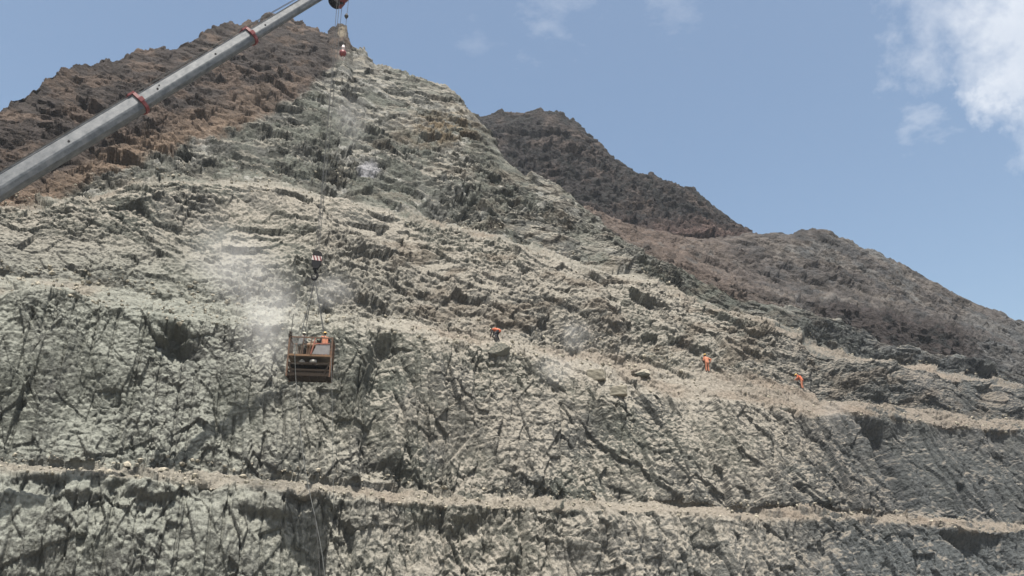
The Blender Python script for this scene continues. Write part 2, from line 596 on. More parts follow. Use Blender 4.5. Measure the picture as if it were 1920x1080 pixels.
# brown streaks on the mid slope
bs = sstep(0.05, 0.4, fbm((s + h) / 6, (h - s * 0.5) / 2.2, 121, 4)) * np.maximum(mid, 0.6 * upper) * sstep(500, 800, U) * (1 - 0.3 * rightm)
col = lerp(col, C(0.19, 0.145, 0.105), 0.45 * bs)
och = np.exp(-(((U - 830) / 55) ** 2 + ((V - 245) / 28) ** 2)) * sstep(-0.2, 0.3, n_b + 0.3)
col = lerp(col, C(0.27, 0.185, 0.09), 0.6 * och)
pk = sstep(0.1, 0.45, fbm(s / 7 + 3, h / 4, 131, 4)) * np.clip(bench, 0, 1)
col = lerp(col, C(0.33, 0.265, 0.21), 0.5 * pk)
col = col * np.interp(SEG, [0, 3.9, 4.2, 5.9, 6.15], [0.395, 0.395, 0.345, 0.45, 0.40])[..., None]
# bare brown natural hillside above the cut
bm = sstep(10, -12, V - bl[None, :] + 16 * n_b + 10 * n_a)
bm *= sstep(700, 640, U)
nb2 = fbm(s / 3.0, h / 3.0, 141, 5, 0.6)
bcol = lerp(brown_d + 0 * col, brown_l, sstep(-0.1, 0.35, nb2))
low = sstep(75, 15, bl[None, :] - V - 20 * n_a) * sstep(620, 380, U)
bcol = lerp(bcol, C(0.135, 0.098, 0.072), np.clip(low * 0.95 + 0.12 * sstep(0.6, 0.9, Ns[..., 2]), 0, 1))
bcol = 0.66 * bcol * (0.65 + 0.4 * k2 + 0.3 * k1)[..., None]
col = lerp(col, bcol, bm)
# pale face of the pinnacle
pf = np.exp(-(((U - 641) / 9) ** 2 + ((V - 62) / 14) ** 2))
col = lerp(col, C(0.13, 0.11, 0.08), 0.7 * sstep(0.3, 0.7, pf))
col = lerp(col, C(0.18, 0.18, 0.195), 0.7 * sstep(0.35, 0.7, np.exp(-(((U - 690) / 26) ** 2 + ((V - 325) / 16) ** 2))))
col = np.clip(col, 0.012, 0.6)
ROCK = rock_material("quarry_rock", 0.13, 1.0)
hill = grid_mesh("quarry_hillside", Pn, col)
hill.data.materials.append(ROCK)
hill['kind'] = 'structure'
PU, PV, PD = project(Pn)
vis_rows = (SEG < 6.9)


run = np.minimum.accumulate(PV, axis=0)
VIS = np.ones_like(PV, bool)
VIS[1:] = PV[1:] <= run[:-1] + 0.3


def on_hill(x, y, lo=None, hi=None):
    m = np.abs(PU - x) + np.abs(PV - y) + np.where(VIS, 0, 1e6)
    if lo is not None:
        m = np.where((SEG >= lo) & (SEG <= hi), m, 1e9)
    m = np.where(m < m.min() + 3.0, PD + m, 1e9)
    i = np.unravel_index(np.argmin(m), m.shape)
    return Vector(Pn[i])


t_near_top = PD[np.searchsorted(seg, 6.99)]


# ------------------------------------------------------------------ far mountains
def far_sheet(name, x0, x1, step, line_defs, counts, seed, colfn, back, amp=1.0):
    q = np.arange(x0, x1, step)
    ls = []
    for (yp, tp) in line_defs:
        y = poly(yp, q)
        t = poly(tp, q) if isinstance(tp, list) else tp(q)
        ls.append(pt(q, y, t))
    ls.append(ls[-1] + np.array([-3.0, 12, -3.0]))
    ls.append(ls[-2] + np.array(back))
    P, sg = build_sheet(ls, counts + [6, 6])
    P = smooth_rows(P, 5)
    N = normals(P)
    SG = sg[:, None] + 0 * P[..., 0]
    s = P[..., 0] * AX + P[..., 1] * AY
    h = P[..., 2] + 0.6 * (-AY * P[..., 0] + AX * P[..., 1])
    U, V, D = project(P)
    w = fbm(s / 16, h / 16, seed, 3)
    fx, fy = s + 3 * w + 0.5 * h, h - 0.35 * s
    d = 3.0 * fbm(s / 26, h / 26, seed + 1, 3)
    f1 = facets(fx / 9, fy / 9, seed + 2, 1.0, 0.35)
    f2 = facets(fx / 3.6, fy / 3.6, seed + 3, 1.0, 0.4)
    f3 = facets(fx / 1.5, fy / 1.5, seed + 4, 1.0, 0.45)
    d = d + 1.6 * f1[0] + 1.15 * f2[0] + 0.75 * f3[0] + 0.35 * facets(fx / 0.75, fy / 0.75, seed + 5, 1.0, 0.5)[0]
    nl = len(line_defs)
    d = d * amp * (1 - 0.6 * sstep(nl - 1.4, nl - 1.02, SG)) * (1 - sstep(nl - 0.1, nl, SG))
    Pn = P + N * d[..., None]
    rag = 1.2 * fbm(s / 7, h * 0, seed + 7, 3) + 1.3 * facets(s / 3, s * 0 + 0.5, seed + 8, 1.2, 0.6)[0]
    Pn[..., 2] += amp * rag * sstep(nl - 1.1, nl - 1.0, SG) * (1 - sstep(nl - 0.1, nl, SG))
    Nn = normals(Pn)
    col = colfn(U, V, SG, s, h, Nn, f2, f3)
    o = grid_mesh(name, Pn, np.clip(col, 0.015, 0.6))
    o.data.materials.append(FARROCK)
    o['kind'] = 'structure'
    return o


FARROCK = rock_material("far_rock", 0.4, 0.5)


def colB(U, V, SG, s, h, N, f2, f3):
    n = fbm(s / 6, h / 6, 301, 4, 0.6)
    c = lerp(C(0.030, 0.027, 0.027) + 0 * N, C(0.068, 0.055, 0.049), sstep(0, 0.5, n))
    tal = sstep(30, -20, (V - poly([(860, 330), (1000, 375), (1100, 400), (1200, 425), (1300, 430), (1420, 450)], U)) * -1)
    c = lerp(c, C(0.10, 0.068, 0.06), 0.8 * tal)
    return c * 0.55 * (0.55 + 0.9 * f3[2])[..., None]


far_sheet("dark_mountain", 800, 1500, 1.9,
          [([(800, 420), (1500, 640)], [(800, 150), (1500, 150)]),
           ([(800, 340), (950, 370), (1100, 400), (1250, 430), (1400, 475), (1500, 490)], [(800, 165), (1500, 165)]),
           ([(800, 215), (895, 213), (940, 206), (1000, 205), (1040, 207), (1080, 228), (1110, 260), (1150, 296), (1220, 336), (1290, 360), (1330, 386), (1380, 421), (1405, 440), (1500, 480)],
            [(800, 205), (1000, 205), (1500, 190)])],
          [60, 170], 311, colB, (0, 60, -90))


def colC(U, V, SG, s, h, N, f2, f3):
    n = fbm(s / 9, h / 9, 401, 4, 0.6)
    n2 = fbm(s / 3, h / 3, 402, 4, 0.6)
    c = lerp(C(0.072, 0.065, 0.062) + 0 * N, C(0.115, 0.10, 0.088), sstep(-0.3, 0.3, n))
    c = lerp(c, C(0.05, 0.052, 0.055), 0.7 * sstep(0.0, 0.35, n2))
    bluish = sstep(0.0, 0.3, n + 0.3 * sstep(1500, 1850, U) * sstep(560, 620, V))
    c = lerp(c, C(0.08, 0.088, 0.094), 0.5 * bluish)
    red = sstep(1500, 1250, U + (V - 500) * -0.8) * sstep(-0.5, 0.2, n2 + 0.2)
    c = lerp(c, C(0.110, 0.080, 0.064), 0.7 * red)
    hollow_shade = sstep(0.95, 1.1, SG) * (1 - sstep(2.2, 2.5, SG)) * sstep(1480, 1580, U) * sstep(1860, 1790, U)
    c = lerp(c, C(0.036, 0.030, 0.029), 1.0 * hollow_shade)  # shade of the turned-away hollow, painted into the rock colour
    return c * 0.62 * (0.62 + 0.76 * f3[2])[..., None]


tn = lambda q: np.interp(q, px, t_near_top)
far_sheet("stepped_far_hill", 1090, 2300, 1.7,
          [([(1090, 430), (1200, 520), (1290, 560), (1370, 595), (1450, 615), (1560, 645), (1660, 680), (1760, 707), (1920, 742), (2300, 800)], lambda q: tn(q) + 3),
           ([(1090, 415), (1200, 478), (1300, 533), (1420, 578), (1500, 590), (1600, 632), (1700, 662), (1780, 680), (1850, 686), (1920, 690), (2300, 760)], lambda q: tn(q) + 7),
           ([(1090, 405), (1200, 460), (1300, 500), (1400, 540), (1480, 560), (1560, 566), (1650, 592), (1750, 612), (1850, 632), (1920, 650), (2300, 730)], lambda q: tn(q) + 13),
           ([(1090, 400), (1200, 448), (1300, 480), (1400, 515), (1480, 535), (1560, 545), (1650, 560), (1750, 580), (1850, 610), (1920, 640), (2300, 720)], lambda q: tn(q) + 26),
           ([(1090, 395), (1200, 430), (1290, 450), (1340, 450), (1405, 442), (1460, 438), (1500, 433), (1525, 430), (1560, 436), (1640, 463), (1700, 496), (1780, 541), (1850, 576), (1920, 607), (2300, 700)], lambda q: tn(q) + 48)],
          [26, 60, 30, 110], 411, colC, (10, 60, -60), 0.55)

# ------------------------------------------------------------------ ground between the camera and the face
gx = np.linspace(-400, 500, 260)
gy = np.linspace(-300, 75, 160)
GX, GY = np.meshgrid(gx, gy)
GZ = -1.7 + 0.12 * fbm(GX / 9, GY / 9, 501, 3)
gcol = lerp(C(0.30, 0.27, 0.22) + 0 * np.stack([GX] * 3, -1), C(0.22, 0.21, 0.19), sstep(-0.3, 0.3, fbm(GX / 6, GY / 6, 502, 4)))
GXYZ = np.stack([GX, GY, GZ], -1)
ground = grid_mesh("ground", GXYZ, gcol)
ground.data.materials.append(ROCK)
ground['kind'] = 'structure'
plain = bpy.data.meshes.new("far_plain")
plain.from_pydata([(-4000, -4000, -1.95), (4000, -4000, -1.95), (4000, 4000, -1.95), (-4000, 4000, -1.95)], [], [(0, 1, 2, 3)])
plain.attributes.new('rock_color', 'FLOAT_COLOR', 'POINT').data.foreach_set('color', [0.27, 0.24, 0.2, 1] * 4)
po = bpy.data.objects.new("far_plain", plain)
plain.materials.append(FARROCK)
po['kind'] = 'structure'
COL.objects.link(po)


# ------------------------------------------------------------------ object helpers
def thing(name, label, cat, loc=(0, 0, 0), rotz=0.0, group=None):
    o = bpy.data.objects.new(name, None)
    o.empty_display_size = 0.3
    COL.objects.link(o)
    o.location = loc
    o.rotation_euler = (0, 0, rotz)
    tag(o, label, cat, group)
    return o


def tag(o, label, cat, group=None, kind=None):
    o['label'] = label
    o['category'] = cat
    if group:
        o['group'] = group
    if kind:
        o['kind'] = kind
    return o


def link(name, bm, mat, parent=None, smooth=False):
    me = bpy.data.meshes.new(name)
    bmesh.ops.recalc_face_normals(bm, faces=bm.faces)
    bm.to_mesh(me)
    bm.free()
    if smooth:
        for p in me.polygons:
            p.use_smooth = True
    for mm in (mat if isinstance(mat, (list, tuple)) else [mat]):
        me.materials.append(mm)
    o = bpy.data.objects.new(name, me)
    COL.objects.link(o)
    if parent:
        o.parent = parent
    return o


def frame_of(a, b, upv=Vector((0, 0, 1))):
    d = (b - a).normalized()
    if abs(d.dot(upv)) > 0.99:
        upv = Vector((0, 1, 0))
    x = d.cross(upv).normalized()
    y = x.cross(d).normalized()
    return d, x, y


def add_box(bm, c, size, rot=None, bev=0.0):
    r_ = bmesh.ops.create_cube(bm, size=1.0)
    M = Matrix.Translation(Vector(c)) @ (rot.to_4x4() if rot else Matrix.Identity(4)) @ Matrix.Diagonal((*size, 1))
    bmesh.ops.transform(bm, matrix=M, verts=r_['verts'])
    if bev:
        es = list({e for v in r_['verts'] for e in v.link_edges})
        bmesh.ops.bevel(bm, geom=es, offset=bev, segments=2, affect='EDGES')


def add_bar(bm, a, b, w, hgt=None, upv=Vector((0, 0, 1))):
    a, b = Vector(a), Vector(b)
    hgt = hgt or w
    d, x, y = frame_of(a, b, upv)
    vs = []
    for p in (a, b):
        for (sx, sy) in ((-1, -1), (1, -1), (1, 1), (-1, 1)):
            vs.append(bm.verts.new(p + x * (w / 2 * sx) + y * (hgt / 2 * sy)))
    for f in ((0, 1, 2, 3), (7, 6, 5, 4), (0, 4, 5, 1), (1, 5, 6, 2), (2, 6, 7, 3), (3, 7, 4, 0)):
        bm.faces.new([vs[i] for i in f])


def add_tube(bm, pts, rad, n=8, cap=True):
    pts = [Vector(p) for p in pts]
    rad = rad if isinstance(rad, (list, tuple)) else [rad] * len(pts)
    rings = []
    x = None
    for i, p in enumerate(pts):
        d = (pts[min(i + 1, len(pts) - 1)] - pts[max(i - 1, 0)]).normalized()
        if x is None:
            x = d.orthogonal().normalized()
        else:
            x = (x - d * x.dot(d)).normalized()
        y = d.cross(x)
        rings.append([bm.verts.new(p + (x * math.cos(k * 2 * math.pi / n) + y * math.sin(k * 2 * math.pi / n)) * rad[i]) for k in range(n)])
    for a, b in zip(rings, rings[1:]):
        for k in range(n):
            bm.faces.new((a[k], a[(k + 1) % n], b[(k + 1) % n], b[k]))
    if cap:
        bm.faces.new(rings[0])
        bm.faces.new(rings[-1])


def add_ball(bm, c, rx, ry=None, rz=None, rot=None, sub=2):
    r_ = bmesh.ops.create_icosphere(bm, subdivisions=sub, radius=1.0)
    M = Matrix.Translation(Vector(c)) @ (rot.to_4x4() if rot else Matrix.Identity(4)) @ Matrix.Diagonal((rx, ry or rx, rz or rx, 1))
    bmesh.ops.transform(bm, matrix=M, verts=r_['verts'])


def capsule(bm, a, b, ra, rb, sub=2):
    a, b = Vector(a), Vector(b)
    add_tube(bm, [a, b], [ra, rb], 12)
    add_ball(bm, a, ra, sub=sub)
    add_ball(bm, b, rb, sub=sub)


def prism_along(bm, a, b, prof, upv=Vector((0, 0, 1))):
    """extrude the 2-D profile [(x, y)] from a to b"""
    d, x, y = frame_of(a, b, upv)
    ra = [bm.verts.new(a + x * p[0] + y * p[1]) for p in prof]
    rb = [bm.verts.new(b + x * p[0] + y * p[1]) for p in prof]
    n = len(prof)
    for k in range(n):
        bm.faces.new((ra[k], ra[(k + 1) % n], rb[(k + 1) % n], rb[k]))
    bm.faces.new(ra)
    bm.faces.new(rb[::-1])


# ------------------------------------------------------------------ crane boom
m_boom, nt, b = new_mat("weathered_boom_paint")
b.inputs['Roughness'].default_value = 0.42
b.inputs['Metallic'].default_value = 0.25
b.inputs['Specular IOR Level'].default_value = 0.5
t_ = nt.nodes.new('ShaderNodeTexCoord')
mp = nt.nodes.new('ShaderNodeMapping')
mp.inputs['Scale'].default_value = (1.0, 1.0, 0.8)
nt.links.new(t_.outputs['Object'], mp.inputs['Vector'])
nn = nt.nodes.new('ShaderNodeTexNoise')
nn.inputs['Scale'].default_value = 2.2
nn.inputs['Detail'].default_value = 8
nn.inputs['Roughness'].default_value = 0.7
nt.links.new(mp.outputs[0], nn.inputs['Vector'])
rp = nt.nodes.new('ShaderNodeValToRGB')
rp.color_ramp.elements[0].position = 0.34
rp.color_ramp.elements[0].color = (0.030, 0.035, 0.042, 1)
rp.color_ramp.elements[1].position = 0.72
rp.color_ramp.elements[1].color = (0.12, 0.125, 0.13, 1)
nt.links.new(nn.outputs['Fac'], rp.inputs['Fac'])
nt.links.new(rp.outputs[0], b.inputs['Base Color'])
m_red = simple_mat("red_paint", (0.20, 0.018, 0.024), 0.5, dirt=(0.14, 0.05, 0.04), dirt_amt=0.6)
m_black = simple_mat("black_paint", (0.012, 0.012, 0.015), 0.7, spec=0.15)
m_white = simple_mat("white_paint", (0.68, 0.62, 0.62), 0.5, dirt=(0.4, 0.32, 0.3))
m_rope = simple_mat("steel_rope", (0.10, 0.10, 0.10), 0.6, 0.3)
m_hose = simple_mat("grey_hose", (0.13, 0.135, 0.13), 0.7)
m_darkrope = simple_mat("dark_rope", (0.05, 0.05, 0.048), 0.8)

YT = 51.0
tip = at_y(618, -20, YT)
left = at_y(0, 355, 40.0)
axis = (tip - left).normalized()
foot = left + axis * (-(left.z + 1.0 - 3.0) / axis.z)          # boom foot about 2 m above the ground
crane = thing("crane_boom", "long grey telescopic crane boom with red collars reaching up from the left edge", "crane", foot)
# build in boom-local axes (Z along the boom)
d_, x_, y_ = frame_of(foot, tip)
x_ = -x_
RB = Matrix((x_, y_, d_)).transposed()
crane.rotation_euler = RB.to_euler()
Lb = (tip - foot).length


def boom_param(u):
    best = None
    for i in range(4000):
        p = foot + axis * (Lb * i / 3999.0)
        dep = p.y * CP + p.z * SP
        uu = 960 + F * p.x / dep
        if best is None or abs(uu - u) < best[0]:
            best = (abs(uu - u), Lb * i / 3999.0)
    return best[1]


z1, z2 = boom_param(262), boom_param(470)


def boom_prof(w, hh):
    pr = [(-w * 0.34, hh / 2), (w * 0.34, hh / 2), (w * 0.38, hh * 0.46), (w * 0.5, hh * 0.02), (w * 0.5, -hh * 0.08)]
    for k in range(1, 6):
        a = math.pi * k / 6
        pr.append((w * 0.5 * math.cos(a), -hh * 0.08 - hh * 0.42 * math.sin(a) ** 0.8))
    pr += [(-w * 0.5, -hh * 0.08), (-w * 0.5, hh * 0.02), (-w * 0.38, hh * 0.46)]
    return pr


def loft(bm, z0, z1, prof):
    ra = [bm.verts.new((p[0], p[1], z0)) for p in prof]
    rb = [bm.verts.new((p[0], p[1], z1)) for p in prof]
    n = len(prof)
    for k in range(n):
        bm.faces.new((ra[k], ra[(k + 1) % n], rb[(k + 1) % n], rb[k]))
    bm.faces.new(ra[::-1])
    bm.faces.new(rb)


secs = [(0.0, z1, 0.98, 1.22), (z1 - 0.5, z2, 0.84, 1.03), (z2 - 0.5, Lb + 0.2, 0.66, 0.80)]
for i, (za, zb, w_, h_) in enumerate(secs):
    bm = bmesh.new()
    loft(bm, za, zb, boom_prof(w_, h_))
    # weld strip and slide strip along the upper edge
    for sx in (-1, 1):
        add_box(bm, (sx * (w_ * 0.34), h_ * 0.5 + 0.02, (za + zb) / 2), (0.08, 0.05, (zb - za) - 0.02))
    so = link("boom_section", bm, m_boom, crane)
    zz = za + 2.0
    rr = random.Random(i)
    while zz < zb - 1:
        for sx in (-1, 1):
            for (fy_, dz_, rb_) in ((0.16, 0, 0.07), (0.30, 0.28, 0.05)):
                if fy_ > 0.2 and rr.random() > 0.6:
                    continue
                bm = bmesh.new()
                add_tube(bm, [(sx * (w_ * (0.5 - 0.27 * fy_) - 0.03), fy_ * h_, zz + dz_), (sx * (w_ * (0.5 - 0.27 * fy_) + 0.03), fy_ * h_, zz + dz_)], rb_, 8)
                link("bolt", bm, m_black, so)
        zz += 5.2
for zc, w_, h_ in ((z1, 0.98, 1.22), (z2, 0.84, 1.03)):
    bm = bmesh.new()
    loft(bm, zc - 0.10, zc + 0.12, boom_prof(w_ + 0.20, h_ + 0.2))
    add_box(bm, (0, h_ / 2 + 0.13, zc - 0.15), (w_ * 0.9, 0.14, 0.5), bev=0.02)
    for sx in (-1, 1):
        add_box(bm, (sx * (w_ / 2 + 0.1), 0.1, zc + 0.02), (0.08, 0.3, 0.34), bev=0.015)
    link("collar", bm, m_red, crane)
# hoist rope guides along the top of the boom
for (lx, dl, lr) in ((0.12, 0.0, 0.022), (-0.2, -0.02, 0.018)):
    bm = bmesh.new()
    add_tube(bm, [(lx, 0.82 + dl, 0.5), (lx, 0.78 + dl, z1), (lx, 0.74 + dl, z2), (lx, 0.62 + dl, Lb + 0.1)], lr, 6)
    link("luffing_rope", bm, m_darkrope, crane)
# boom head
inv = (Matrix.Translation(foot) @ RB.to_4x4()).inverted()
hl = inv @ at_y(637, -6, YT)
bm = bmesh.new()
for sx in (-0.34, 0.34):
    add_bar(bm, (sx, 0, Lb + 0.1), (sx, hl.y, hl.z), 0.05, 0.85, Vector((1, 0, 0)).cross(Vector((0, hl.y, hl.z - Lb))).normalized())
    add_tube(bm, [(sx - 0.026, hl.y, hl.z), (sx + 0.026, hl.y, hl.z)], 0.55, 20)
add_box(bm, (0, hl.y * 0.45, Lb + (hl.z - Lb) * 0.45), (0.62, 0.5, 0.5), bev=0.03)
add_box(bm, (0, 0.0, Lb + 0.22), (0.6, 0.7, 0.1))
headp = link("boom_head", bm, m_black, crane)
for sx in (-0.2, -0.06, 0.08, 0.22):
    bm = bmesh.new()
    add_tube(bm, [(sx - 0.035, hl.y, hl.z), (sx + 0.035, hl.y, hl.z)], 0.44, 24)
    link("sheave", bm, m_black, headp)
hr = inv @ at_y(649, -2, YT)
bm = bmesh.new()
add_bar(bm, tuple(hl), tuple(hr), 0.55, 0.34)
add_box(bm, tuple(hr), (0.62, 0.34, 0.34), bev=0.04)
link("head_bracket", bm, m_red, headp)
bm = bmesh.new()
add_tube(bm, [(-0.3, hr.y, hr.z), (0.3, hr.y, hr.z)], 0.2, 16)
link("auxiliary_sheave", bm, m_red, headp)

# ------------------------------------------------------------------ hoist ropes, hook blocks
plumb = at_y(640, 0, YT)
PX = plumb.x
bk = at_y(594, 487, YT)          # stripe on the hook block
topz = at_y(636, -10, YT).z
for (dx_, dy_) in ((-0.42, 0.05), (-0.12, -0.12), (0.08, 0.10)):
    bm = bmesh.new()
    add_tube(bm, [(bk.x + (0.0 if dx_ < -0.3 else dx_ * 0.8), YT + dy_, bk.z + 0.35), (PX + dx_ * 0.8, YT + dy_, topz - 0.2)], 0.022, 6)
    o = link("hoist_rope", bm, m_rope)
    tag(o, {-0.42: "leftmost steel hoist rope from the boom head down to the black hook block", -0.12: "middle steel hoist rope between the boom head and the black hook block",
            0.08: "steel hoist rope on the right of the three running down to the black hook block"}[dx_], "rope", "hoist ropes between boom head and hook block")
# auxiliary line
bm = bmesh.new()
ax_, az_ = at_y(650, 40, YT).x, at_y(650, 0, YT).z
tz = at_y(645, 95, YT)
add_tube(bm, [(ax_ + 0.1, YT - 0.3, topz + 0.3), (ax_ + 0.05, YT - 0.3, at_y(650, 35, YT).z), (tz.x, YT - 0.3, tz.z)], 0.02, 6)
aux = thing("auxiliary_hook", "small red and white auxiliary hook hanging on a single line below the boom head", "crane hook", tz + Vector((0, -0.3, 0)))
o = link("auxiliary_rope", bm, m_rope)
tag(o, "single thin rope with a small round weight hanging from the right of the boom head", "rope")
wz = at_y(650.5, 35, YT)
bm = bmesh.new()
add_ball(bm, (wz.x + 0.02, YT - 0.3, wz.z), 0.16, 0.16, 0.16)
add_tube(bm, [(wz.x + 0.02, YT - 0.3, wz.z - 0.2), (wz.x + 0.02, YT - 0.3, wz.z + 0.2)], 0.08, 10)
w_o = link("limit_weight", bm, m_darkrope, None, True)
w_o.parent = o
bm = bmesh.new()
add_tube(bm, [(0, 0, 0.25), (0, 0, 0.0), (0.0, 0, -0.25)], [0.08, 0.16, 0.12], 12)
link("upper_shank", bm, m_white, aux, True)
bm = bmesh.new()
add_ball(bm, (0, 0, -0.45), 0.27, 0.27, 0.30)
link("ball_weight", bm, m_red, aux, True)
bm = bmesh.new()
hk = [(0.02, 0, -0.7)] + [(0.02 + 0.13 * math.sin(a), 0, -0.92 + 0.13 * math.cos(a)) for a in [math.radians(x) for x in range(0, 241, 30)]]
add_tube(bm, hk, [0.05] * 5 + [0.045, 0.04, 0.035, 0.03, 0.02], 8)
link("hook", bm, m_white, aux, True)
bm = bmesh.new()
add_ball(bm, (0, 0, -0.02), 0.17, 0.17, 0.06)
link("red_band", bm, m_red, aux, True)

# main hook block
blk = thing("hook_block", "black crane hook block with a red and white striped band above the basket", "crane hook", bk)
blk.rotation_euler = (0, math.radians(4), math.radians(12))
blk.scale = (0.82, 0.9, 1.08)
bm = bmesh.new()
for sy in (-0.17, 0.17):
    pr = [(-0.40, 0.32), (-0.30, 0.48), (0.0, 0.56), (0.28, 0.48), (0.42, 0.30), (0.40, -0.30), (0.22, -0.62), (-0.20, -0.66), (-0.36, -0.30)]
    prism_along(bm, Vector((0, sy - 0.04, 0)), Vector((0, sy + 0.04, 0)), pr)
add_box(bm, (0, 0, -0.45), (0.38, 0.3, 0.34), bev=0.03)
link("side_plate", bm, m_black, blk)
bm = bmesh.new()
for sy in (-0.07, 0.05):
    add_tube(bm, [(0, sy - 0.03, 0.14), (0, sy + 0.03, 0.14)], 0.37, 28)
link("sheave", bm, m_black, blk)
for yy in (-0.222, 0.222):
    bm = bmesh.new()
    add_box(bm, (0, yy, 0.04), (0.80, 0.012, 0.30))
    pl = link("striped_plate", bm, m_white, blk)
    bm = bmesh.new()
    sg_ = 0.008 if yy > 0 else -0.008
    for k in range(3):
        x0 = -0.30 + k * 0.26
        vs = [bm.verts.new((x0 + dx, yy + sg_ + oy, zz)) for oy in (-0.002, 0.002) for dx, zz in ((0.10, -0.11), (0.22, -0.11), (0.06, 0.19), (-0.06, 0.19))]
        for f in ((0, 1, 2, 3), (7, 6, 5, 4), (0, 4, 5, 1), (1, 5, 6, 2), (2, 6, 7, 3), (3, 7, 4, 0)):
            bm.faces.new([vs[i] for i in f])
    st = link("red_stripe", bm, m_red, pl)
bm = bmesh.new()
add_tube(bm, [(0.02, 0, -0.6), (0.02, 0, -0.84)], 0.10, 12)
hk = [(0.02, 0, -0.80), (0.12, 0, -0.88)] + [(0.03 + 0.24 * math.sin(a), 0, -1.10 - 0.24 * math.cos(math.pi - a) * -1 * -1) for a in [math.radians(x) for x in range(50, 281, 23)]]
add_tube(bm, hk, [0.07, 0.08] + [0.085, 0.095, 0.1, 0.1, 0.1, 0.095, 0.085, 0.075, 0.065, 0.05, 0.03], 10)
link("hook", bm, m_black, blk, True)
hook_pt = blk.location + Vector((-0.02, 0, -1.42))

# ------------------------------------------------------------------ work basket
m_frame = simple_mat("rusty_frame_paint", (0.17, 0.085, 0.045), 0.8, dirt=(0.06, 0.045, 0.035), dirt_amt=0.8)
m_rail = simple_mat("ochre_rail_paint", (0.22, 0.125, 0.055), 0.7, dirt=(0.14, 0.07, 0.04), dirt_amt=0.7)
m_dark = simple_mat("dark_steel", (0.045, 0.034, 0.026), 0.9, spec=0.1)
m_sheet = simple_mat("dull_sheet_metal", (0.30, 0.285, 0.28), 0.5, 0.3)
m_plank = simple_mat("dusty_plank", (0.20, 0.16, 0.115), 0.9)
m_pink = simple_mat("faded_red_paint", (0.35, 0.12, 0.08), 0.7)
bc = at_y(583, 673, YT)
BW, BD = 2.72, 1.7
basket = thing("work_basket", "rusty steel man basket with two decks hanging from the crane in front of the face", "work basket", bc, math.radians(8))
hw, hd = BW / 2, BD / 2
Z0, Z1, ZM, ZT = -1.38, 0.0, 0.6, 1.22
for sx in (-1, 1):
    for sy in (-1, 1):
        bm = bmesh.new()
        add_bar(bm, (sx * hw, sy * hd, Z0), (sx * hw, sy * hd, ZT + 0.05), 0.10)
        link("corner_post", bm, m_frame, basket)
for (zz, wd, mt, nm) in ((ZT, 0.08, m_frame, "top_rail"), (0.02, 0.12, m_rail, "deck_rail"), (-0.5, 0.09, m_dark, "lower_rail"), (-0.95, 0.12, m_dark, "lower_rail"), (Z0 + 0.1, 0.14, m_dark, "base_rail")):
    bm = bmesh.new()
    for sy in (-1, 1):
        add_bar(bm, (-hw + 0.052, sy * hd, zz), (hw - 0.052, sy * hd, zz), 0.07, wd)
    for sx in (-1, 1):
        add_bar(bm, (sx * hw, -hd + 0.052, zz), (sx * hw, hd - 0.052, zz), 0.07, wd)
    link(nm, bm, mt, basket)
bars = [((-hw + 0.25 + i * (BW - 0.5) / 6, hd), (-hw + 0.25 + i * (BW - 0.5) / 6, hd), 0.035) for i in range(7)]
bars += [((sx * hw, -hd + 0.3 + i * (BD - 0.6) / 3),) * 2 + (0.035,) for i in range(4) for sx in (-1, 1)]
bars += [((-hw + 0.9, -hd),) * 2 + (0.04,), ((-hw + 1.28, -hd), (-hw + 1.42, -hd), 0.06)]
for (pa, pb_, wd) in bars:
    bm = bmesh.new()
    add_bar(bm, (*pa, 0.09), (*pb_, ZT - 0.045), wd)
    link("baluster", bm, m_frame, basket)
bm = bmesh.new()
for i in range(8):
    y = -hd + 0.14 + i * (BD - 0.28) / 7
    add_box(bm, (0, y, 0.0), (BW - 0.14, 0.19, 0.05))
link("floor", bm, m_plank, basket)
bm = bmesh.new()
for i in range(8):
    y = -hd + 0.14 + i * (BD - 0.28) / 7
    add_box(bm, (0, y, Z0 + 0.12), (BW - 0.14, 0.19, 0.05))
for i in range(5):
    x = -hw + 0.3 + i * (BW - 0.6) / 4
    add_bar(bm, (x, -hd + 0.1, Z0 + 0.05), (x, hd - 0.1, Z0 + 0.05), 0.08)
link("lower_deck", bm, m_dark, basket)
for (kc, kd) in (((0, hd - 0.02, -0.72), (BW - 0.2, 0.03, 0.38)), ((0.1, -hd + 0.02, -1.12), (BW - 0.3, 0.03, 0.28))):
    bm = bmesh.new()
    add_box(bm, kc, kd)
    link("kick_plate", bm, m_dark, basket)
for sx in (-1, 1):
    bm = bmesh.new()
    add_bar(bm, (sx * (hw - 0.05), -hd, -0.45), (sx * (hw - 0.35), -hd, Z0 + 0.2), 0.07)
    link("brace", bm, m_dark, basket)
bm = bmesh.new()
x0, x1 = -hw + 1.52, hw - 0.12
vs = [bm.verts.new((x, -hd - 0.045 + dy, z)) for dy in (0, 0.02) for x, z in ((x0 - 0.02, 0.10), (x1, 0.10), (x1 + 0.0, 0.78), (x0 + 0.22, 0.74))]
for f in ((0, 1, 2, 3), (7, 6, 5, 4), (0, 4, 5, 1), (1, 5, 6, 2), (2, 6, 7, 3), (3, 7, 4, 0)):
    bm.faces.new([vs[i] for i in f])
link("front_panel", bm, m_sheet, basket)
bm = bmesh.new()
add_bar(bm, (x0 - 0.10, -hd - 0.05, 0.08), (x0 + 0.12, -hd - 0.05, ZT - 0.06), 0.07)
add_bar(bm, (x0 + 0.1, -hd - 0.05, 0.80), (x1, -hd - 0.05, 0.84), 0.06)
link("panel_frame", bm, m_pink, basket)
bm = bmesh.new()
add_tube(bm, [(-hw + 0.06, -hd, ZT), (-hw + 0.08, -hd, ZT + 1.55)], 0.025, 6)
link("mast", bm, m_darkrope, basket)
bm = bmesh.new()
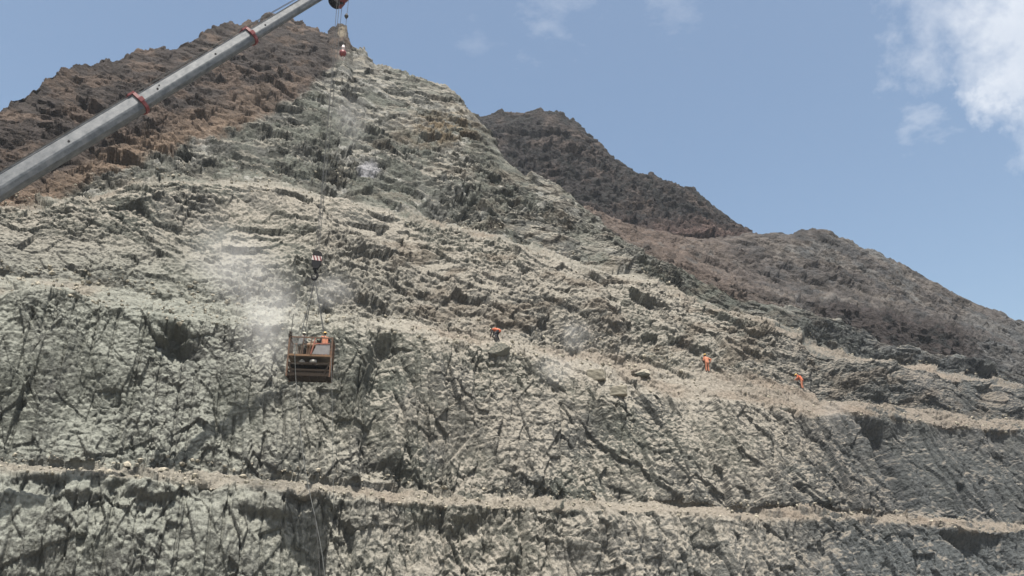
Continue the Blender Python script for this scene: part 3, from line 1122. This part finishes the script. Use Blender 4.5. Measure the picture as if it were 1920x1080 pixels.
for k in range(10):
    a = k * 0.9
    add_ball(bm, (-hw + 0.02 + 0.07 * math.sin(a * 2), -hd + 0.05 * math.cos(a), ZT - 0.1 + 0.045 * k), 0.07, sub=1)
link("tie_bundle", bm, m_dark, basket)
# drilling machine bolted to the deck
bm = bmesh.new()
add_box(bm, (0.0, 0.15, 0.42), (0.62, 0.5, 0.72), bev=0.05)
add_tube(bm, [(-0.28, -0.2, 0.86), (0.30, -0.2, 0.86)], 0.16, 16)
link("drill_engine", bm, m_rail, basket)
bm = bmesh.new()
add_box(bm, (0.1, hd - 0.06, 0.46), (BW - 0.5, 0.02, 0.74))
link("rear_panel", bm, m_frame, basket)
bm = bmesh.new()
add_tube(bm, [(-0.55, 0.3, 0.05), (-0.55, 0.3, 0.75)], 0.17, 16)
link("air_tank", bm, m_dark, basket)
# slings in world space, parented with basket-local coordinates
Minv = (Matrix.Translation(bc) @ Matrix.Rotation(math.radians(8), 4, 'Z')).inverted()
hp = Minv @ hook_pt
for sx in (-1, 1):
    for sy in (-1, 1):
        bm = bmesh.new()
        end = (sx * (hw * 0.52 if sx < 0 else hw * 0.62), sy * (hd - 0.05), ZT)
        add_tube(bm, [end, tuple(hp)], 0.026, 6)
        link("sling", bm, m_rope, basket)


# ------------------------------------------------------------------ people
m_skin = simple_mat("skin", (0.28, 0.15, 0.10), 0.6)
m_orange = simple_mat("orange_workwear", (0.72, 0.17, 0.075), 0.85, vary=0.35)
m_orange2 = simple_mat("faded_orange_workwear", (0.62, 0.21, 0.11), 0.9, vary=0.4, dirt=(0.36, 0.22, 0.15))
m_navy = simple_mat("dark_workwear", (0.035, 0.035, 0.045), 0.9)
m_greyj = simple_mat("grey_jacket", (0.12, 0.12, 0.13), 0.9, dirt=(0.25, 0.26, 0.22))
m_khaki = simple_mat("dusty_brown_clothes", (0.16, 0.12, 0.085), 0.9)
m_paleg = simple_mat("pale_dusty_trousers", (0.42, 0.40, 0.33), 0.9)
m_helw = simple_mat("white_helmet", (0.70, 0.68, 0.55), 0.5)
m_hely = simple_mat("yellow_helmet", (0.72, 0.46, 0.10), 0.5)
m_boot = simple_mat("boot_leather", (0.04, 0.032, 0.028), 0.8)
m_hair = simple_mat("dark_hair", (0.02, 0.016, 0.013), 0.9)
m_olive = simple_mat("grey_green_cap", (0.13, 0.16, 0.12), 0.9)


def voxel(bm, size, name, mat, parent):
    o = link("tmp", bm, mat)
    md = o.modifiers.new("r", 'REMESH')
    md.mode = 'VOXEL'
    md.voxel_size = size
    md2 = o.modifiers.new("s", 'SMOOTH')
    md2.iterations = 3
    md2.factor = 0.5
    dg = bpy.context.evaluated_depsgraph_get()
    dg.update()
    me = bpy.data.meshes.new_from_object(o.evaluated_get(dg))
    me.name = name
    old = o.data
    bpy.data.objects.remove(o)
    bpy.data.meshes.remove(old)
    for p in me.polygons:
        p.use_smooth = True
    n = bpy.data.objects.new(name, me)
    COL.objects.link(n)
    n.parent = parent
    return n


def hand(bm, wrist, dirv, side, palm_n):
    d = Vector(dirv).normalized()
    n = Vector(palm_n)
    n = (n - d * n.dot(d)).normalized()
    x = d.cross(n).normalized() * side
    w = Vector(wrist)
    pc = w + d * 0.05
    for q in (-0.027, -0.009, 0.009, 0.027):
        capsule(bm, w + x * q * 0.6, w + d * 0.09 + x * q, 0.016, 0.014, 1)
    for i, (q, L) in enumerate(((-0.030, 0.060), (-0.010, 0.075), (0.010, 0.082), (0.030, 0.072))):
        a = w + d * 0.09 + x * q
        m1 = a + (d * 0.8 + n * 0.55 + x * q * 2).normalized() * L * 0.5
        m2 = m1 + (d * 0.3 + n * 0.95).normalized() * L * 0.5
        capsule(bm, a, m1, 0.0095, 0.009, 1)
        capsule(bm, m1, m2, 0.009, 0.0075, 1)
    a = w + d * 0.03 + x * 0.030
    b_ = a + (d * 0.55 + x * 0.75 + n * 0.35).normalized() * 0.038
    c_ = b_ + (d * 0.8 + n * 0.5).normalized() * 0.03
    capsule(bm, a, b_, 0.013, 0.011, 1)
    capsule(bm, b_, c_, 0.011, 0.008, 1)


def person(label, loc, rotz, J, jacket, trousers, helmet, group=None, vest=None, sleeves=None, scale=1.0):
    """J: joint positions in metres, +Y is where the person faces. hip, chest, neck, head, and l/r shoulder, elbow, wrist, hipj, knee, ankle"""
    root = thing("person", label, "person", loc, rotz, group)
    root.scale = (scale,) * 3
    V_ = {k: Vector(v) for k, v in J.items()}
    hdv = (V_['head'] - V_['neck']).normalized()
    face_d = Vector(J.get('look', (0, 1, 0))).normalized()
    up_ = (hdv - face_d * hdv.dot(face_d)).normalized()
    xx = face_d.cross(up_).normalized()
    RH = Matrix((xx, face_d, up_)).transposed()
    hc = V_['head']
    # body
    bm = bmesh.new()
    add_ball(bm, hc + up_ * 0.02, 0.078, 0.098, 0.115, RH, 3)
    add_ball(bm, hc - up_ * 0.055 + face_d * 0.02, 0.058, 0.068, 0.065, RH)
    capsule(bm, hc + face_d * 0.095 + up_ * 0.015, hc + face_d * 0.115 - up_ * 0.015, 0.011, 0.016, 1)
    for sx in (-1, 1):
        add_ball(bm, hc + xx * (sx * 0.080) - up_ * 0.0, 0.012, 0.022, 0.032, RH, 1)
    capsule(bm, hc - up_ * 0.05 - face_d * 0.01, V_['neck'], 0.055, 0.06)
    capsule(bm, V_['neck'], V_['chest'], 0.07, 0.13)
    capsule(bm, V_['chest'], V_['hip'], 0.13, 0.12)
    for sd in 'lr':
        capsule(bm, V_['chest'] + (V_[sd + 'sh'] - V_['chest']) * 0.4, V_[sd + 'sh'], 0.09, 0.06)
        capsule(bm, V_[sd + 'sh'], V_[sd + 'el'], 0.050, 0.038)
        capsule(bm, V_[sd + 'el'], V_[sd + 'wr'], 0.038, 0.025)
        capsule(bm, V_[sd + 'hj'], V_[sd + 'kn'], 0.082, 0.055)
        capsule(bm, V_[sd + 'kn'], V_[sd + 'an'], 0.054, 0.036)
        hand(bm, V_[sd + 'wr'], V_[sd + 'wr'] - V_[sd + 'el'], -1 if sd == 'l' else 1, J.get('palm', (0, 0.3, -1)))
    bo = voxel(bm, 0.009, "body", m_skin, root)
    # face marks
    for sx in (-1, 1):
        bm = bmesh.new()
        add_ball(bm, hc + face_d * 0.092 + xx * (sx * 0.032) + up_ * 0.022, 0.012, 0.008, 0.007, RH, 1)
        link("eye", bm, m_hair, root)
    bm = bmesh.new()
    add_ball(bm, hc + face_d * 0.082 - up_ * 0.062, 0.024, 0.008, 0.006, RH, 1)
    link("mouth", bm, simple_lip, root)
    # hair
    bm = bmesh.new()
    add_ball(bm, hc + up_ * 0.035 - face_d * 0.018, 0.088, 0.098, 0.108, RH, 2)
    link("hair", bm, m_hair, root, True)
    # helmet: dome and brim
    if helmet:
        bm = bmesh.new()
        rr = bmesh.ops.create_uvsphere(bm, u_segments=20, v_segments=12, radius=1.0)
        bmesh.ops.delete(bm, geom=[v for v in bm.verts if v.co.z < -0.05], context='VERTS')
        for v in bm.verts:
            brim = 1.0 + (0.16 if v.co.z < 0.05 else 0.0)
            fy = 1.18 if (v.co.z < 0.05 and v.co.y > 0) else 1.0
            v.co = Vector((v.co.x * 0.122 * brim, v.co.y * 0.145 * brim * fy, v.co.z * 0.125))
        bmesh.ops.transform(bm, matrix=Matrix.Translation(hc + up_ * 0.065) @ RH.to_4x4(), verts=bm.verts)
        add_box(bm, hc + up_ * 0.185, (0.02, 0.16, 0.02), RH, 0.004)
        link("helmet", bm, helmet, root, True)
    # jacket
    bm = bmesh.new()
    capsule(bm, V_['neck'] - (V_['neck'] - V_['chest']) * 0.25, V_['chest'], 0.105, 0.165)
    sv = (V_['rsh'] - V_['lsh']).normalized()
    for q in (-0.07, 0.07):
        capsule(bm, V_['chest'] + sv * q, V_['hip'] + sv * q + (V_['hip'] - V_['chest']).normalized() * 0.04, 0.150, 0.138)
    for sd in 'lr':
        capsule(bm, V_['chest'] * 0.4 + V_['neck'] * 0.25 + V_[sd + 'sh'] * 0.35, V_[sd + 'sh'], 0.10, 0.078)
    if not vest:
        for sd in 'lr':
            capsule(bm, V_[sd + 'sh'], V_[sd + 'el'], 0.074, 0.060)
            capsule(bm, V_[sd + 'el'], V_[sd + 'wr'] * 0.93 + V_[sd + 'el'] * 0.07, 0.059, 0.045)
    voxel(bm, 0.014, "vest" if vest else "jacket", vest or jacket, root)
    if vest:
        bm = bmesh.new()
        for sd in 'lr':
            capsule(bm, V_[sd + 'sh'], V_[sd + 'el'], 0.070, 0.060)
            capsule(bm, V_[sd + 'el'], V_[sd + 'wr'] * 0.93 + V_[sd + 'el'] * 0.07, 0.059, 0.045)
        voxel(bm, 0.014, "sleeves", jacket, root)
    bm = bmesh.new()
    for q in (-0.06, 0.06):
        add_ball(bm, V_['hip'] + sv * q - Vector((0, 0, 0.02)), 0.140, 0.140, 0.135)
    for sd in 'lr':
        capsule(bm, V_[sd + 'hj'], V_[sd + 'kn'], 0.112, 0.082)
        capsule(bm, V_[sd + 'kn'], V_[sd + 'an'] + (V_[sd + 'kn'] - V_[sd + 'an']).normalized() * 0.05, 0.080, 0.066)
    voxel(bm, 0.014, "trousers", trousers, root)
    for sd in 'lr':
        bm = bmesh.new()
        a = V_[sd + 'an']
        capsule(bm, a + Vector((0, 0, 0.04)), a - Vector((0, 0, 0.03)), 0.055, 0.055)
        capsule(bm, a + Vector((0, -0.03, -0.04)), a + Vector((0, 0.15, -0.045)), 0.048, 0.040)
        voxel(bm, 0.012, "boot", m_boot, root)
    return root


simple_lip = simple_mat("lips", (0.22, 0.09, 0.07), 0.6)


def stand(lean=0.0, **kw):
    J = dict(hip=(0, 0, 0.95), chest=(0, 0.02 + lean * 0.35, 1.28), neck=(0, 0.02 + lean * 0.55, 1.48), head=(0, 0.05 + lean * 0.75, 1.63),
             lsh=(-0.20, 0.02 + lean * 0.5, 1.42), rsh=(0.20, 0.02 + lean * 0.5, 1.42),
             lel=(-0.27, 0.05 + lean * 0.5, 1.14), rel=(0.27, 0.05 + lean * 0.5, 1.14),
             lwr=(-0.24, 0.25 + lean * 0.6, 0.98), rwr=(0.24, 0.25 + lean * 0.6, 0.98),
             lhj=(-0.10, 0, 0.92), rhj=(0.10, 0, 0.92), lkn=(-0.13, 0.04, 0.50), rkn=(0.13, 0.04, 0.50),
             lan=(-0.14, 0.0, 0.09), ran=(0.14, 0.0, 0.09), look=(0, 1, -0.1 - lean * 0.6))
    J.update(kw)
    return J


def on_floor(x, y, z=0.03):
    return (Matrix.Translation(bc) @ Matrix.Rotation(math.radians(8), 4, 'Z')) @ Vector((x, y, z))


person("man in white helmet and dusty grey jacket leaning over the left end of the basket", on_floor(-hw + 0.62, -0.1), math.radians(-30),
       stand(0.25, lwr=(-0.1, 0.5, 1.12), rwr=(0.2, 0.5, 1.10), lel=(-0.3, 0.3, 1.15)), m_greyj, m_khaki, m_helw)
person("stooping worker in dusty brown clothes and pale trousers in the middle of the basket", on_floor(-0.18, 0.15), math.radians(-70),
       stand(0.75, hip=(0, -0.12, 0.90), chest=(0, 0.18, 1.10), neck=(0, 0.38, 1.18), head=(0, 0.52, 1.22), lsh=(-0.2, 0.33, 1.14), rsh=(0.2, 0.33, 1.14),
             lel=(-0.24, 0.42, 0.88), rel=(0.24, 0.42, 0.88), lwr=(-0.15, 0.58, 0.72), rwr=(0.15, 0.6, 0.74), lhj=(-0.1, -0.12, 0.88), rhj=(0.1, -0.12, 0.88)),
       m_khaki, m_paleg, m_olive)
person("worker with yellow helmet, dark jacket and orange trousers at the right end of the basket", on_floor(hw - 0.55, 0.05, 0.05), math.radians(40),
       stand(0.1, hip=(0, 0, 1.0), lhj=(-0.1, 0, 0.97), rhj=(0.1, 0, 0.97), rwr=(0.36, 0.42, 1.40), rel=(0.38, 0.15, 1.30)), m_navy, m_orange, m_hely, vest=m_orange2, scale=1.04)

GW = None
# crouched worker on the ledge, in an orange vest and dark trousers
wp = on_hill(931, 636, 3.1, 4.05)
person("bending worker in orange vest and black trousers on the ledge above the big grey boulder", wp - Vector((0, 0, 0.05)), math.radians(70),
       stand(0, hip=(0, -0.20, 0.80), chest=(0, 0.12, 0.92), neck=(0, 0.36, 0.93), head=(0, 0.50, 0.90), lsh=(-0.2, 0.30, 0.90), rsh=(0.2, 0.30, 0.90),
             lel=(-0.24, 0.38, 0.62), rel=(0.24, 0.36, 0.62), lwr=(-0.15, 0.48, 0.36), rwr=(0.18, 0.46, 0.36), lhj=(-0.12, -0.2, 0.78), rhj=(0.12, -0.2, 0.78),
             lkn=(-0.2, 0.08, 0.46), rkn=(0.2, 0.04, 0.46), lan=(-0.22, -0.1, 0.09), ran=(0.22, -0.12, 0.09), look=(0, 0.6, -0.8)),
       m_navy, m_navy, m_helw, GW, vest=m_orange, scale=1.08)
wp = on_hill(1327, 697, 3.1, 4.05)
person("small worker in pink orange overalls standing between the bending man and the far right worker", wp - Vector((0, 0, 0.05)), math.radians(25),
       stand(0.2, lwr=(-0.1, 0.42, 1.25), rwr=(0.35, -0.05, 1.02), rel=(0.42, -0.12, 1.22)), m_orange2, m_orange2, m_hely, GW, scale=1.1)
wp = on_hill(1505, 724, 3.1, 4.05)
person("rightmost worker on the ledge, in bright orange overalls with a yellow helmet, stooping left", wp - Vector((0, 0, 0.05)), math.radians(55),
       stand(0.55, chest=(0, 0.14, 1.24), neck=(0, 0.3, 1.38), head=(0, 0.45, 1.46)), m_orange, m_orange2, m_hely, GW, scale=1.1)

# sacks in the basket
m_sack = simple_mat("white_sack", (0.62, 0.58, 0.52), 0.9, vary=0.4, scale=12)


def block(name, c, dims, seed, mat, *_):
    """squarish broken block: chipped corners, slightly skewed faces"""
    rr = random.Random(seed)
    bm = bmesh.new()
    bmesh.ops.create_cube(bm, size=2.0)
    for v in bm.verts:
        v.co += Vector((rr.uniform(-0.2, 0.2), rr.uniform(-0.2, 0.2), rr.uniform(-0.22, 0.12)))
    bmesh.ops.bevel(bm, geom=bm.edges[:], offset=0.13, segments=1, affect='EDGES')
    bmesh.ops.subdivide_edges(bm, edges=bm.edges[:], cuts=3, use_grid_fill=True)
    for v in bm.verts:
        v.co += Vector((rr.uniform(-0.035, 0.035), rr.uniform(-0.035, 0.035), rr.uniform(-0.035, 0.035)))
        v.co = Vector((v.co.x * dims[0] * 0.85, v.co.y * dims[1] * 0.85, v.co.z * dims[2] * 0.85))
    o = link(name, bm, mat)
    o.location = c
    o.rotation_euler = (0.05, -0.06, rr.uniform(-0.35, 0.0))
    return o


def lump(name, c, dims, seed, mat, sub=3, ang=0.35, facet=True):
    bm = bmesh.new()
    bmesh.ops.create_icosphere(bm, subdivisions=sub, radius=1.0)
    rr = random.Random(seed)
    if seed < 0:                     # squarish block: flatten towards a box first
        for v in bm.verts:
            m = max(abs(v.co.x), abs(v.co.y), abs(v.co.z))
            v.co *= 0.5 + 0.42 / m
            v.co += Vector((0.10 * v.co.z, 0.06 * v.co.x, 0.14 * v.co.x))
    planes = [(Vector((rr.gauss(0, 1), rr.gauss(0, 1), rr.gauss(0, 1))).normalized(), rr.uniform(0.55, 0.85) + (0.3 if seed < 0 else 0)) for _ in range(14)]
    for v in bm.verts:
        if facet:
            k = 1.0
            for n, dd in planes:
                q = v.co.dot(n)
                if q > dd:
                    k = min(k, dd / q)
            v.co *= k
        else:
            v.co *= 1 + 0.12 * math.sin(v.co.x * 5 + seed) * math.cos(v.co.y * 4 + seed)
            v.co.z *= 0.9 + 0.1 * math.cos(v.co.x * 3)
        v.co *= 1 + rr.uniform(-0.035, 0.035)
        v.co = Vector((v.co.x * dims[0], v.co.y * dims[1], v.co.z * dims[2]))
    o = link(name, bm, mat, None, not facet)
    o.location = c
    o.rotation_euler = (0, 0, rr.uniform(0, 3))
    return o


tag(lump("sack", on_floor(0.22, -0.55, Z0 + 0.145 + 0.9), (0.28, 0.22, 0.20), 3, m_sack, 3, facet=False), "round white sack tied just under the deck rail, larger of the two", "sack")
tag(lump("sack", on_floor(-0.5, -0.5, Z0 + 0.145 + 0.88), (0.20, 0.17, 0.17), 5, m_sack, 3, facet=False), "smaller pale sack under the deck rail, left of the white one", "sack")
bm = bmesh.new()
add_box(bm, (0, 0, 0), (BW - 0.25, BD - 0.2, 0.04))
for i in range(4):
    add_bar(bm, (-hw + 0.12 + i * 0.82, -hd + 0.1, -0.04), (-hw + 0.12 + i * 0.82, hd - 0.1, -0.04), 0.06, 0.04)
sh = link("middle_shelf", bm, m_dark, basket)
sh.location = (0, 0, -0.56)

# ------------------------------------------------------------------ hoses and ropes hanging down from the basket
m_line = m_hose


def hang(name, pts, rad, mat, label, cat):
    bm = bmesh.new()
    P3 = []
    n = len(pts)
    for i in range((n - 1) * 8 + 1):
        k, f = divmod(i, 8)
        if k >= n - 1:
            k, f = n - 2, 8
        f /= 8
        p0 = pts[max(k - 1, 0)]
        p1 = pts[k]
        p2 = pts[k + 1]
        p3 = pts[min(k + 2, n - 1)]
        P3.append(0.5 * ((2 * p1) + (-p0 + p2) * f + (2 * p0 - 5 * p1 + 4 * p2 - p3) * f * f + (-p0 + 3 * p1 - 3 * p2 + p3) * f ** 3))
    add_tube(bm, P3, rad, 6)
    o = link(name, bm, mat, None, True)
    tag(o, label, cat)
    return o


hang("air_hose", [at_y(552, 640, 49.9), at_y(553, 672, 49.85), at_y(555, 715, 49.8), at_y(560, 780, 49.4), at_y(568, 850, 48.8), at_y(580, 920, 48.2), at_y(594, 985, 47.6), at_y(604, 1040, 47.2), at_y(612, 1110, 46.8)],
     0.021, m_hose, "pale grey air hose hanging from the left corner of the basket", "hose")
hang("tag_rope", [at_y(621, 672, 50.0), at_y(623, 760, 49.6), at_y(624, 850, 49.4), at_y(626, 960, 49.0)],
     0.015, m_hose, "thin pale rope hanging straight down from the right corner of the basket", "rope")
hang("signal_rope", [at_y(590, 960, 47.8), at_y(594, 1000, 47.4), at_y(599, 1060, 47.1), at_y(602, 1110, 46.8)],
     0.022, m_darkrope, "short dark rope trailing beside the air hose at the bottom of the picture", "rope")

# ------------------------------------------------------------------ boulders on the ledges
m_stone = rock_material("boulder_stone", 0.05, 1.3)


def stone_mat(name, c, dustc):
    m, nt, b = new_mat(name)
    b.inputs['Roughness'].default_value = 0.95
    b.inputs['Specular IOR Level'].default_value = 0.15
    g = nt.nodes.new('ShaderNodeNewGeometry')
    sx = nt.nodes.new('ShaderNodeSeparateXYZ')
    nt.links.new(g.outputs['Normal'], sx.inputs[0])
    n = nt.nodes.new('ShaderNodeTexNoise')
    n.inputs['Scale'].default_value = 4
    n.inputs['Detail'].default_value = 7
    nt.links.new(g.outputs['Position'], n.inputs['Vector'])
    ad = nt.nodes.new('ShaderNodeMath')
    ad.operation = 'ADD'
    nt.links.new(sx.outputs['Z'], ad.inputs[0])
    nt.links.new(n.outputs['Fac'], ad.inputs[1])
    mr = nt.nodes.new('ShaderNodeMapRange')
    mr.inputs['From Min'].default_value = 0.7
    mr.inputs['From Max'].default_value = 1.1
    nt.links.new(ad.outputs[0], mr.inputs['Value'])
    mx = nt.nodes.new('ShaderNodeMix')
    mx.data_type = 'RGBA'
    mx.inputs['A'].default_value = (*c, 1)
    mx.inputs['B'].default_value = (*dustc, 1)
    nt.links.new(mr.outputs[0], mx.inputs['Factor'])
    nt.links.new(mx.outputs['Result'], b.inputs['Base Color'])
    bp = nt.nodes.new('ShaderNodeBump')
    bp.inputs['Strength'].default_value = 0.8
    bp.inputs['Distance'].default_value = 0.06
    nt.links.new(n.outputs['Fac'], bp.inputs['Height'])
    nt.links.new(bp.outputs[0], b.inputs['Normal'])
    return m


m_bg = stone_mat("grey_green_boulder", (0.085, 0.086, 0.074), (0.20, 0.18, 0.148))
m_bt = stone_mat("tan_block", (0.19, 0.175, 0.14), (0.25, 0.225, 0.18))
for (x, y, dm_, seed, mt, lab) in [
    (935, 660, (1.15, 0.9, 0.75), 2, m_bg, "big rounded grey green boulder at the ledge edge under the bending worker"),
    (1117, 706, (0.95, 0.9, 0.62), -9, m_bt, "squarish tan rock block on the ledge, upper left of two blocks"),
    (1160, 735, (0.9, 0.8, 0.50), -14, m_bt, "squarish tan rock block at the ledge lip, lower right of two blocks"),
    (1205, 702, (1.1, 0.7, 0.5), 17, m_bg, "flat grey boulder lying on the ledge just right of the tan blocks"),
    (455, 893, (0.28, 0.28, 0.25), 21, m_bt, "small pale rock standing on the lower bench left of the hose"),
    (233, 888, (0.30, 0.3, 0.22), 27, m_bg, "small dark rock on the lower bench towards the left edge"),
]:
    p = on_hill(x, y)
    tag((block if seed < 0 else lump)("boulder", p + Vector((0.0, 0.0, dm_[2] * 0.1)), dm_, seed, mt, 4), lab, "boulder")

# loose rubble lying on both benches (nobody could count it)
rr = random.Random(4)
bm = bmesh.new()
tmpl = []
for q in range(5):
    b2 = bmesh.new()
    bmesh.ops.create_icosphere(b2, subdivisions=1, radius=1.0)
    vs = [v.co.copy() * rr.uniform(0.65, 1.1) for v in b2.verts]
    b2.verts.ensure_lookup_table()
    tmpl.append((vs, [[v.index for v in f.verts] for f in b2.faces]))
    b2.free()
vv, ff = [], []
sel = np.argwhere(((SEG > 0.97) & (SEG < 2.06)) | ((SEG > 2.97) & (SEG < 4.12)) | ((SEG > 4.95) & (SEG < 6.1)))
for q in range(5200):
    i, j = sel[rr.randrange(len(sel))]
    p = Vector(NEAR[i, j])
    sz = 0.05 + 0.16 * rr.random() ** 3 * (1.4 if rr.random() < 0.15 else 0.8)
    vs, fs = tmpl[rr.randrange(5)]
    a = rr.uniform(0, 6.3)
    ca, sa = math.cos(a), math.sin(a)
    sx, sy, sz2 = sz * rr.uniform(0.8, 1.7), sz * rr.uniform(0.7, 1.2), sz * rr.uniform(0.6, 1.1)
    base = len(vv)
    for v in vs:
        x, y, z = v.x * sx, v.y * sy, v.z * sz2
        vv.append((p.x + x * ca - y * sa, p.y + x * sa + y * ca, p.z + z + sz2 * 0.3))
    ff += [[base + k for k in f] for f in fs]
me = bpy.data.meshes.new("loose_rubble")
me.from_pydata(vv, [], ff)
me.materials.append(m_bt)
ro = bpy.data.objects.new("loose_rubble", me)
COL.objects.link(ro)
tag(ro, "loose pale rubble strewn along the quarry benches", "rubble", kind='stuff')


# ------------------------------------------------------------------ blown dust
def dust_cloud(label, c, dims, dens, seed, rot=(0, 0, 0), power=1.0):
    m = bpy.data.materials.new("airborne_dust")
    m.use_nodes = True
    nt = m.node_tree
    nt.nodes.clear()
    out = nt.nodes.new('ShaderNodeOutputMaterial')
    pv = nt.nodes.new('ShaderNodeVolumePrincipled')
    pv.inputs['Color'].default_value = (0.97, 0.965, 0.95, 1)
    pv.inputs['Anisotropy'].default_value = -0.2
    t = nt.nodes.new('ShaderNodeTexCoord')
    ln = nt.nodes.new('ShaderNodeVectorMath')
    ln.operation = 'LENGTH'
    nt.links.new(t.outputs['Object'], ln.inputs[0])
    mr = nt.nodes.new('ShaderNodeMapRange')
    mr.interpolation_type = 'SMOOTHSTEP'
    mr.inputs['From Min'].default_value = 1.0
    mr.inputs['From Max'].default_value = 0.1
    nt.links.new(ln.outputs['Value'], mr.inputs['Value'])
    n = nt.nodes.new('ShaderNodeTexNoise')
    n.inputs['Scale'].default_value = 1.7
    n.inputs['Detail'].default_value = 5
    n.inputs['Roughness'].default_value = 0.6
    n.inputs['Distortion'].default_value = 0.6
    mpn = nt.nodes.new('ShaderNodeMapping')
    mpn.inputs['Location'].default_value = (seed, seed * 1.7, 0)
    nt.links.new(t.outputs['Object'], mpn.inputs[0])
    nt.links.new(mpn.outputs[0], n.inputs['Vector'])
    nr = nt.nodes.new('ShaderNodeMapRange')
    nr.inputs['From Min'].default_value = 0.34
    nr.inputs['From Max'].default_value = 0.68
    nt.links.new(n.outputs['Fac'], nr.inputs['Value'])
    mu = nt.nodes.new('ShaderNodeMath')
    mu.operation = 'MULTIPLY'
    nt.links.new(mr.outputs[0], mu.inputs[0])
    nt.links.new(nr.outputs[0], mu.inputs[1])
    mu2 = nt.nodes.new('ShaderNodeMath')
    mu2.operation = 'MULTIPLY'
    nt.links.new(mu.outputs[0], mu2.inputs[0])
    mu2.inputs[1].default_value = dens
    nt.links.new(mu2.outputs[0], pv.inputs['Density'])
    nt.links.new(pv.outputs[0], out.inputs['Volume'])
    bm = bmesh.new()
    bmesh.ops.create_icosphere(bm, subdivisions=3, radius=1.0)
    o = link("dust_cloud", bm, m)
    o.location = c
    o.scale = dims
    o.rotation_euler = rot
    tag(o, label, "dust", kind='stuff')
    return o


dust_cloud("grey dust drifting beside and above the basket", at_y(505, 610, 50.8), (3.2, 1.8, 4.6), 0.22, 1.0, (0, math.radians(-14), 0))
dust_cloud("dust plume rising along the slope left of the hook block", at_y(455, 510, 53.5), (6.5, 2.4, 3.6), 0.19, 4.0, (0, math.radians(35), 0))
dust_cloud("thin dust veil on the slope right of the hook block", at_y(620, 545, 56.0), (2.8, 1.6, 1.8), 0.2, 8.0)
dust_cloud("small dust puff on the slope right of the bending worker", at_y(1080, 628, 61.5), (1.7, 1.2, 2.0), 0.22, 2.5)
dust_cloud("dust sliding over the ledge lip below the puff", at_y(1040, 690, 60.0), (2.4, 1.4, 2.0), 0.13, 6.0)
dust_cloud("dust trail falling below the rightmost worker", at_y(1562, 772, 70.5), (1.9, 1.4, 1.4), 0.12, 3.0)
dust_cloud("pale dust hanging in the gully below the peak", at_y(655, 225, 78.0), (2.6, 2.0, 5.0), 0.12, 5.0, (0, math.radians(-20), 0))

# ------------------------------------------------------------------ air between here and the far hills
bm = bmesh.new()
add_box(bm, (100, 130, 60), (1000, 900, 130))
hm = bpy.data.materials.new("haze_air")
hm.use_nodes = True
nt = hm.node_tree
nt.nodes.clear()
out = nt.nodes.new('ShaderNodeOutputMaterial')
pv = nt.nodes.new('ShaderNodeVolumePrincipled')
pv.inputs['Color'].default_value = (0.80, 0.88, 1.0, 1)
pv.inputs['Density'].default_value = 0.00016
pv.inputs['Anisotropy'].default_value = 0.2
nt.links.new(pv.outputs[0], out.inputs['Volume'])
hz = link("haze", bm, hm)
hz['kind'] = 'stuff'
